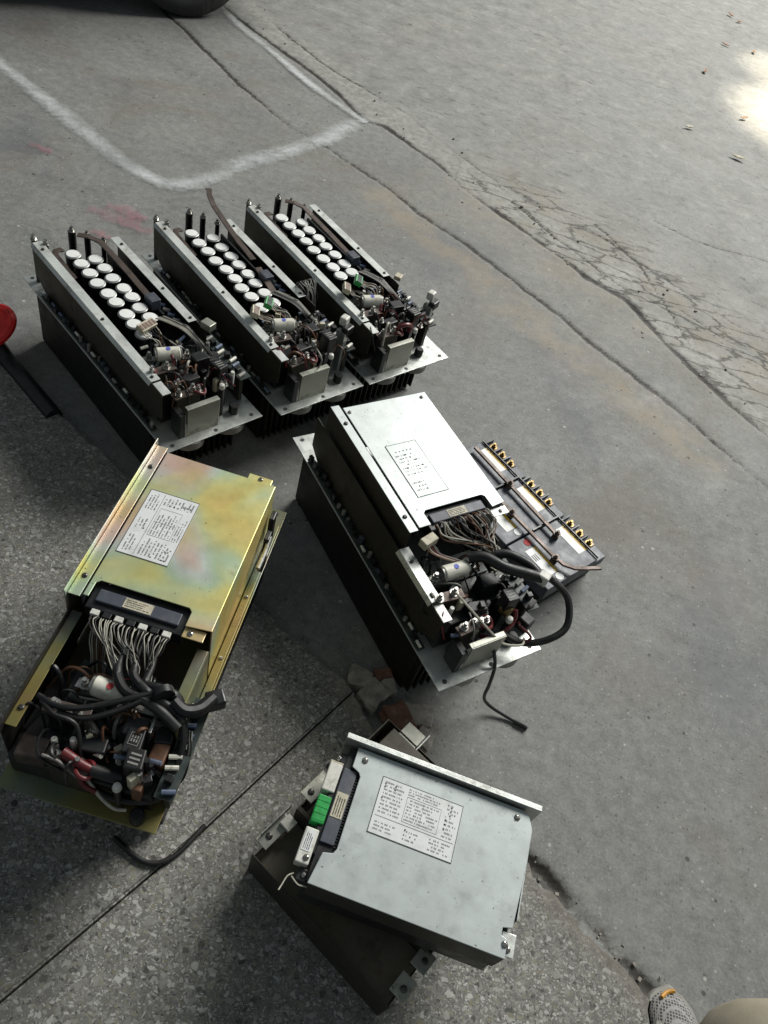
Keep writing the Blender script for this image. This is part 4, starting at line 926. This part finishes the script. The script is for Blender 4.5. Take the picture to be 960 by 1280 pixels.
def plug(y0, y1, mat, nm, dx=0):
    return MB().box(-.026 + dx, -.003 + dx, y0, y1, Ht - .030, Ht - .008).build(nm, mat, sv, bev=.002)
w1 = plug(.146, .196, 'ivory_plastic', 'white_connector'); gr = plug(.092, .138, 'green_plastic', 'green_connector'); w2 = plug(.026, .082, 'ivory_plastic', 'label_connector', -.002)
MB().box(-.026, -.003, .197, .200, Ht - .03, Ht - .011).build('connector_end', 'cream_plastic', w1)
for k in range(4): MB().box(-.0255, -.004, .096 + k * .0105, .0972 + k * .0105, Ht - .0078, Ht - .0074).build('rib', 'green_plastic', gr)
label_print('connector_label', w2, -.025, -.010, .045, .078, Ht - .0078, 'paper', 91, True, 'ink', vertical=True, lines=4, border=False)
screw(w2, -.012, .036, Ht - .008, .005); screw(sv, -.014, .206, Ht - .011, .0045)
wire(sv, [(-.022, .012, Ht - .02), (-.03, .004, Ht - .018), (-.034, -.012, Ht - .016), (-.036, -.02, Ht - .014)], .0012, 'wire_cream', 'clip_wire')
wire(sv, [(-.024, .006, Ht - .018), (-.010, -.003, Ht - .014), (.004, .0, Ht - .02)], .0012, 'wire_cream', 'clip_wire')
MB().box(-.018, .006, .004, .024, Ht - .05, Ht - .02).build('end_block', 'black_plastic', sv, bev=.002); screw(sv, -.006, .014, Ht - .02, .0045)
MB().box(.0, .335, .006, .23, .0, .004).build('base_tray', 'olive_or_shaded_metal', sv)

# ------------------------------------------------------------------ rubble, leaves, red tool, car, person
def rock(name, mat, loc, sx, sy, sz, seed, label, cat, group=None, rz=0):
    rd = random.Random(seed); bm = bmesh.new(); bmesh.ops.create_cube(bm, size=1)
    bmesh.ops.subdivide_edges(bm, edges=bm.edges[:], cuts=2, use_grid_fill=True)
    for v in bm.verts:
        v.co += Vector((rd.uniform(-.1, .1), rd.uniform(-.1, .1), rd.uniform(-.1, .1))); v.co = Vector((v.co.x * sx, v.co.y * sy, v.co.z * sz))
    zmin = min(v.co.z for v in bm.verts)
    for v in bm.verts: v.co.z -= zmin
    me = bpy.data.meshes.new(name); bm.to_mesh(me); bm.free(); me.materials.append(MATS[mat])
    o = bpy.data.objects.new(name, me); col.objects.link(o); o.location = loc; o.rotation_euler = (0, 0, rz)
    b = o.modifiers.new('bevel', 'BEVEL'); b.width = min(sx, sy, sz) * .08; b.segments = 1
    return tag(o, label, cat, group)
rock('broken_brick', 'brick', (.172, .772, .0), .075, .05, .034, 2, 'reddish broken brick piece at the crumbled terrazzo edge', 'brick', None, -.8)
G = 'rubble at the terrazzo edge'
for i, (x, y, a, b_, c_, m) in enumerate([(.068, .838, .05, .042, .028, 'rubble'), (.105, .812, .06, .05, .03, 'rubble'), (.132, .842, .035, .03, .022, 'rubble'), (.205, .80, .07, .05, .022, 'rubble'), (.235, .765, .06, .04, .02, 'rubble')]):
    rock('concrete_chunk', m, (x, y, 0), a, b_, c_, 30 + i, ['grey concrete lump touching the terrazzo joint end', 'large grey concrete lump next to the joint end lump', 'smallest grey concrete lump in the shade of the drive', 'flat grey concrete lump beside the reddish brick', 'low grey concrete lump outermost along the crumbled terrazzo edge'][i], 'rubble', G, i * 1.1)
rock('broken_brick', 'brick', (.115, .868, 0), .04, .03, .018, 44, 'small dark brick fragment lying in the shade of the drive', 'brick', None, .4)
rd = random.Random(17); gm = MB()
for k in range(95):
    if k < 45:
        i = rd.randrange(8, len(edge_pts) - 2); a, b_ = edge_pts[i], edge_pts[i + 1]; t = rd.random(); x = a[0] + (b_[0] - a[0]) * t + abs(rd.gauss(0, .02)) * .6; y = a[1] + (b_[1] - a[1]) * t + abs(rd.gauss(0, .02)) + .008
    else:
        i = rd.randrange(len(joint1) - 1); a, b_ = joint1[i], joint1[i + 1]; t = rd.random(); x = a[0] + (b_[0] - a[0]) * t + rd.gauss(0, .12); y = a[1] + (b_[1] - a[1]) * t + rd.gauss(.12, .2)
    s_ = rd.uniform(.0012, .0034) * (1.3 if k > 45 else 1); gm.box(x - s_, x + s_ * rd.uniform(.5, 1.4), y - s_, y + s_ * rd.uniform(.5, 1.4), -.003, s_ * .55 + .0006, rd.uniform(0, 3))
tag(gm.build('grit', 'rubble'), 'scattered grit and crumbs of concrete on the floor', 'grit', None, 'stuff')

def leaf(x, y, s_, mat, seed, label, group='dry leaves on the floor'):
    rd = random.Random(seed); m = MB(); n = 8; top = []; rz = rd.uniform(0, 6.28)
    for i in range(n + 1):
        u = i / n; w = math.sin(math.pi * u ** .8) * .36 * s_; curl = .22 * s_ * (u - .5) ** 2 * 4
        for j in (-1, 0, 1):
            lx, ly = (u - .5) * 2 * s_, j * w * rd.uniform(.8, 1.15); z = .003 + curl + abs(j) * w * .55 + rd.uniform(0, .04) * s_
            m.v.append((x + lx * math.cos(rz) - ly * math.sin(rz), y + lx * math.sin(rz) + ly * math.cos(rz), z))
    for i in range(n):
        for j in (0, 1): a = i * 3 + j; m.f.append((a, a + 1, a + 4, a + 3))
    o = m.build('dry_leaf', mat, None, True); s2 = o.modifiers.new('thick', 'SOLIDIFY'); s2.thickness = .0006
    tag(o, label, 'leaf', group)
LF = [(1.3, 7.452, .04), (1.367, 7.352, .035), (1.215, 6.599, .035), (1.431, 6.661, .035), (1.033, 5.845, .04), (1.253, 5.21, .035)]
for i, (x, y, s_) in enumerate(LF): leaf(x, y, s_, 'dry_leaf', i, 'small curled brown dry leaf on the pale concrete')
leaf(.903, 4.767, .035, 'pale_leaf', 10, 'small pale dry leaf on the bright concrete', 'pale dry leaves'); leaf(1.173, 4.567, .045, 'pale_leaf', 12, 'small pale dry leaf on the bright concrete', 'pale dry leaves')

rt = thing('red_disc_tool', 'red rounded disc with grey hub on a thick black shaft', 'tool', (-1.108, 1.405, 0))
Mx = Matrix.Translation((0, 0, .10)) @ Matrix.Rotation(R(-35), 4, 'Z') @ Matrix.Rotation(R(28), 4, 'X')
MB().lathe([(.03, -.012), (.060, -.011), (.068, -.005), (.068, .003), (.062, .010), (.052, .010), (.046, .003), (.02, .003)], 40, Mx).build('disc', 'red_plastic', rt, True)
MB().lathe([(.018, .0), (.018, .014), (.010, .018)], 16, Mx).build('hub', 'screw_dark', rt, True)
MB().tube([(.02, -.02, .06), (.06, -.035, .03), (.14, -.085, .026), (.25, -.155, .026)], .022, 14, 3).build('shaft', 'black_plastic', rt, True)

# parked car: the wheel and sill beside the painted corner
car = thing('parked_car', 'dark car standing beyond the painted corner, its tyre at the floor line', 'car', (-1.66, 3.93, 0), 45)
# local y along the car (forward), x away from the camera is negative -> outer side faces +x
def wheel(x, y, s_):
    M = Matrix.Translation((x, y, .31)) @ Matrix.Rotation(R(90 * s_), 4, 'Y')
    w = bpy.data.objects.new('wheel', None); col.objects.link(w); w.parent = car
    MB().lathe([(.20, -.09), (.27, -.10), (.300, -.085), (.31, -.06), (.31, .06), (.300, .085), (.27, .10), (.235, .102), (.205, .085), (.20, .05)], 56, M).build('tyre', 'tyre_rubber', w, True)
    MB().lathe([(.05, -.05), (.20, -.05), (.205, .06), (.195, .075), (.17, .05), (.11, .045), (.07, .07), (.02, .072)], 40, M).build('rim', 'wheel_rim', w, True)
wheel(-.10, 0, 1); wheel(-.10, -2.5, 1); wheel(-1.45, 0, -1); wheel(-1.45, -2.5, -1)
prof = [(.62, .30), (.70, .38), (.74, .55), (.68, .78), (.1, .95), (-.45, 1.38), (-1.9, 1.42), (-2.9, 1.02), (-3.15, .9), (-3.2, .5), (-3.1, .28), (-2.88, .24)]
prof += [(-2.5 + .38 * math.cos(R(a)), .30 + .38 * math.sin(R(a))) for a in range(172, 8, -18)] + [(-2.12, .22), (-.38, .22)] + [(.38 * math.cos(R(a)), .30 + .38 * math.sin(R(a))) for a in range(172, 8, -18)]
bm_ = MB(); n = len(prof)
for x in (-.02, -1.53): bm_.v += [(x, py, pz) for py, pz in prof]
bm_.f += [tuple(range(n)), tuple(range(2 * n - 1, n - 1, -1))] + [(i, (i + 1) % n, n + (i + 1) % n, n + i) for i in range(n)]
bm_.build('body', 'car_paint', car, bev=.03)

# person squatting: one khaki leg and a mesh shoe reach into the picture
pe = thing('person', 'person in khaki trousers and grey mesh shoe with orange trim, squatting', 'person', (.782, .328, 0))
MB().tube([(.03, -.16, .07), (.03, -.15, .12), (.00, -.12, .22), (-.06, -.075, .34), (-.085, -.060, .41), (-.02, -.068, .455), (.10, -.085, .45), (.25, -.16, .42), (.40, -.26, .38)], [.062, .068, .075, .080, .083, .085, .090, .096, .105], 22, 5).build('trousers', 'khaki_cloth', pe, True)
def shoe():
    secs = []   # (y, half width, height, centre x)
    for y, w, h, cx in ((-.19, .026, .05, .03), (-.17, .036, .075, .03), (-.12, .040, .085, .027), (-.06, .042, .082, .02), (-.01, .046, .070, .012), (.04, .050, .056, .002), (.07, .048, .049, -.006), (.092, .040, .043, -.010), (.105, .026, .036, -.012), (.112, .010, .028, -.013)):
        secs.append([(cx + w * math.cos(a) * (1 if abs(math.cos(a)) > .01 else 1), y, .022 + max(-.004, (h - .022) * math.sin(a))) for a in [2 * math.pi * j / 20 for j in range(20)]])
    m = MB(); m.rings([[Vector(p) for p in r] for r in secs]); up = m.build('shoe', 'shoe_mesh', pe, True)
    rs = []
    for zz, gk in ((.001, .94), (.012, 1.05), (.026, 1.04), (.030, .98)):
        ring = []
        out = [(-.19, .026, .03), (-.17, .038, .03), (-.12, .042, .027), (-.06, .044, .02), (-.01, .048, .012), (.04, .052, .002), (.07, .050, -.006), (.095, .040, -.010), (.110, .024, -.012)]
        for y, w, cx in out: ring.append(Vector((cx + w * gk, y, zz)))
        ring.append(Vector((-.013, .119 * (gk if gk > 1 else 1), zz)))
        for y, w, cx in reversed(out): ring.append(Vector((cx - w * gk, y, zz)))
        rs.append(ring)
    MB().rings(rs).build('sole', 'shoe_grey', up, True)
    MB().tube([(-.034, .094, .040), (-.022, .106, .0352), (-.008, .112, .038)], .0036, 8, 5).build('toe_trim', 'shoe_trim', up, True)
    MB().tube([(-.046, .05, .052), (-.052, .01, .056), (-.040, -.05, .072)], .008, 8, 5).build('side_band', 'shoe_grey', up, True)
    for k in range(4): MB().tube([(-.018, .010 - k * .022, .068 + k * .008), (.01, .014 - k * .022, .076 + k * .008), (.040, .006 - k * .022, .066 + k * .008)], .003, 6, 4).build('lace', 'lace', up, True)
shoe()
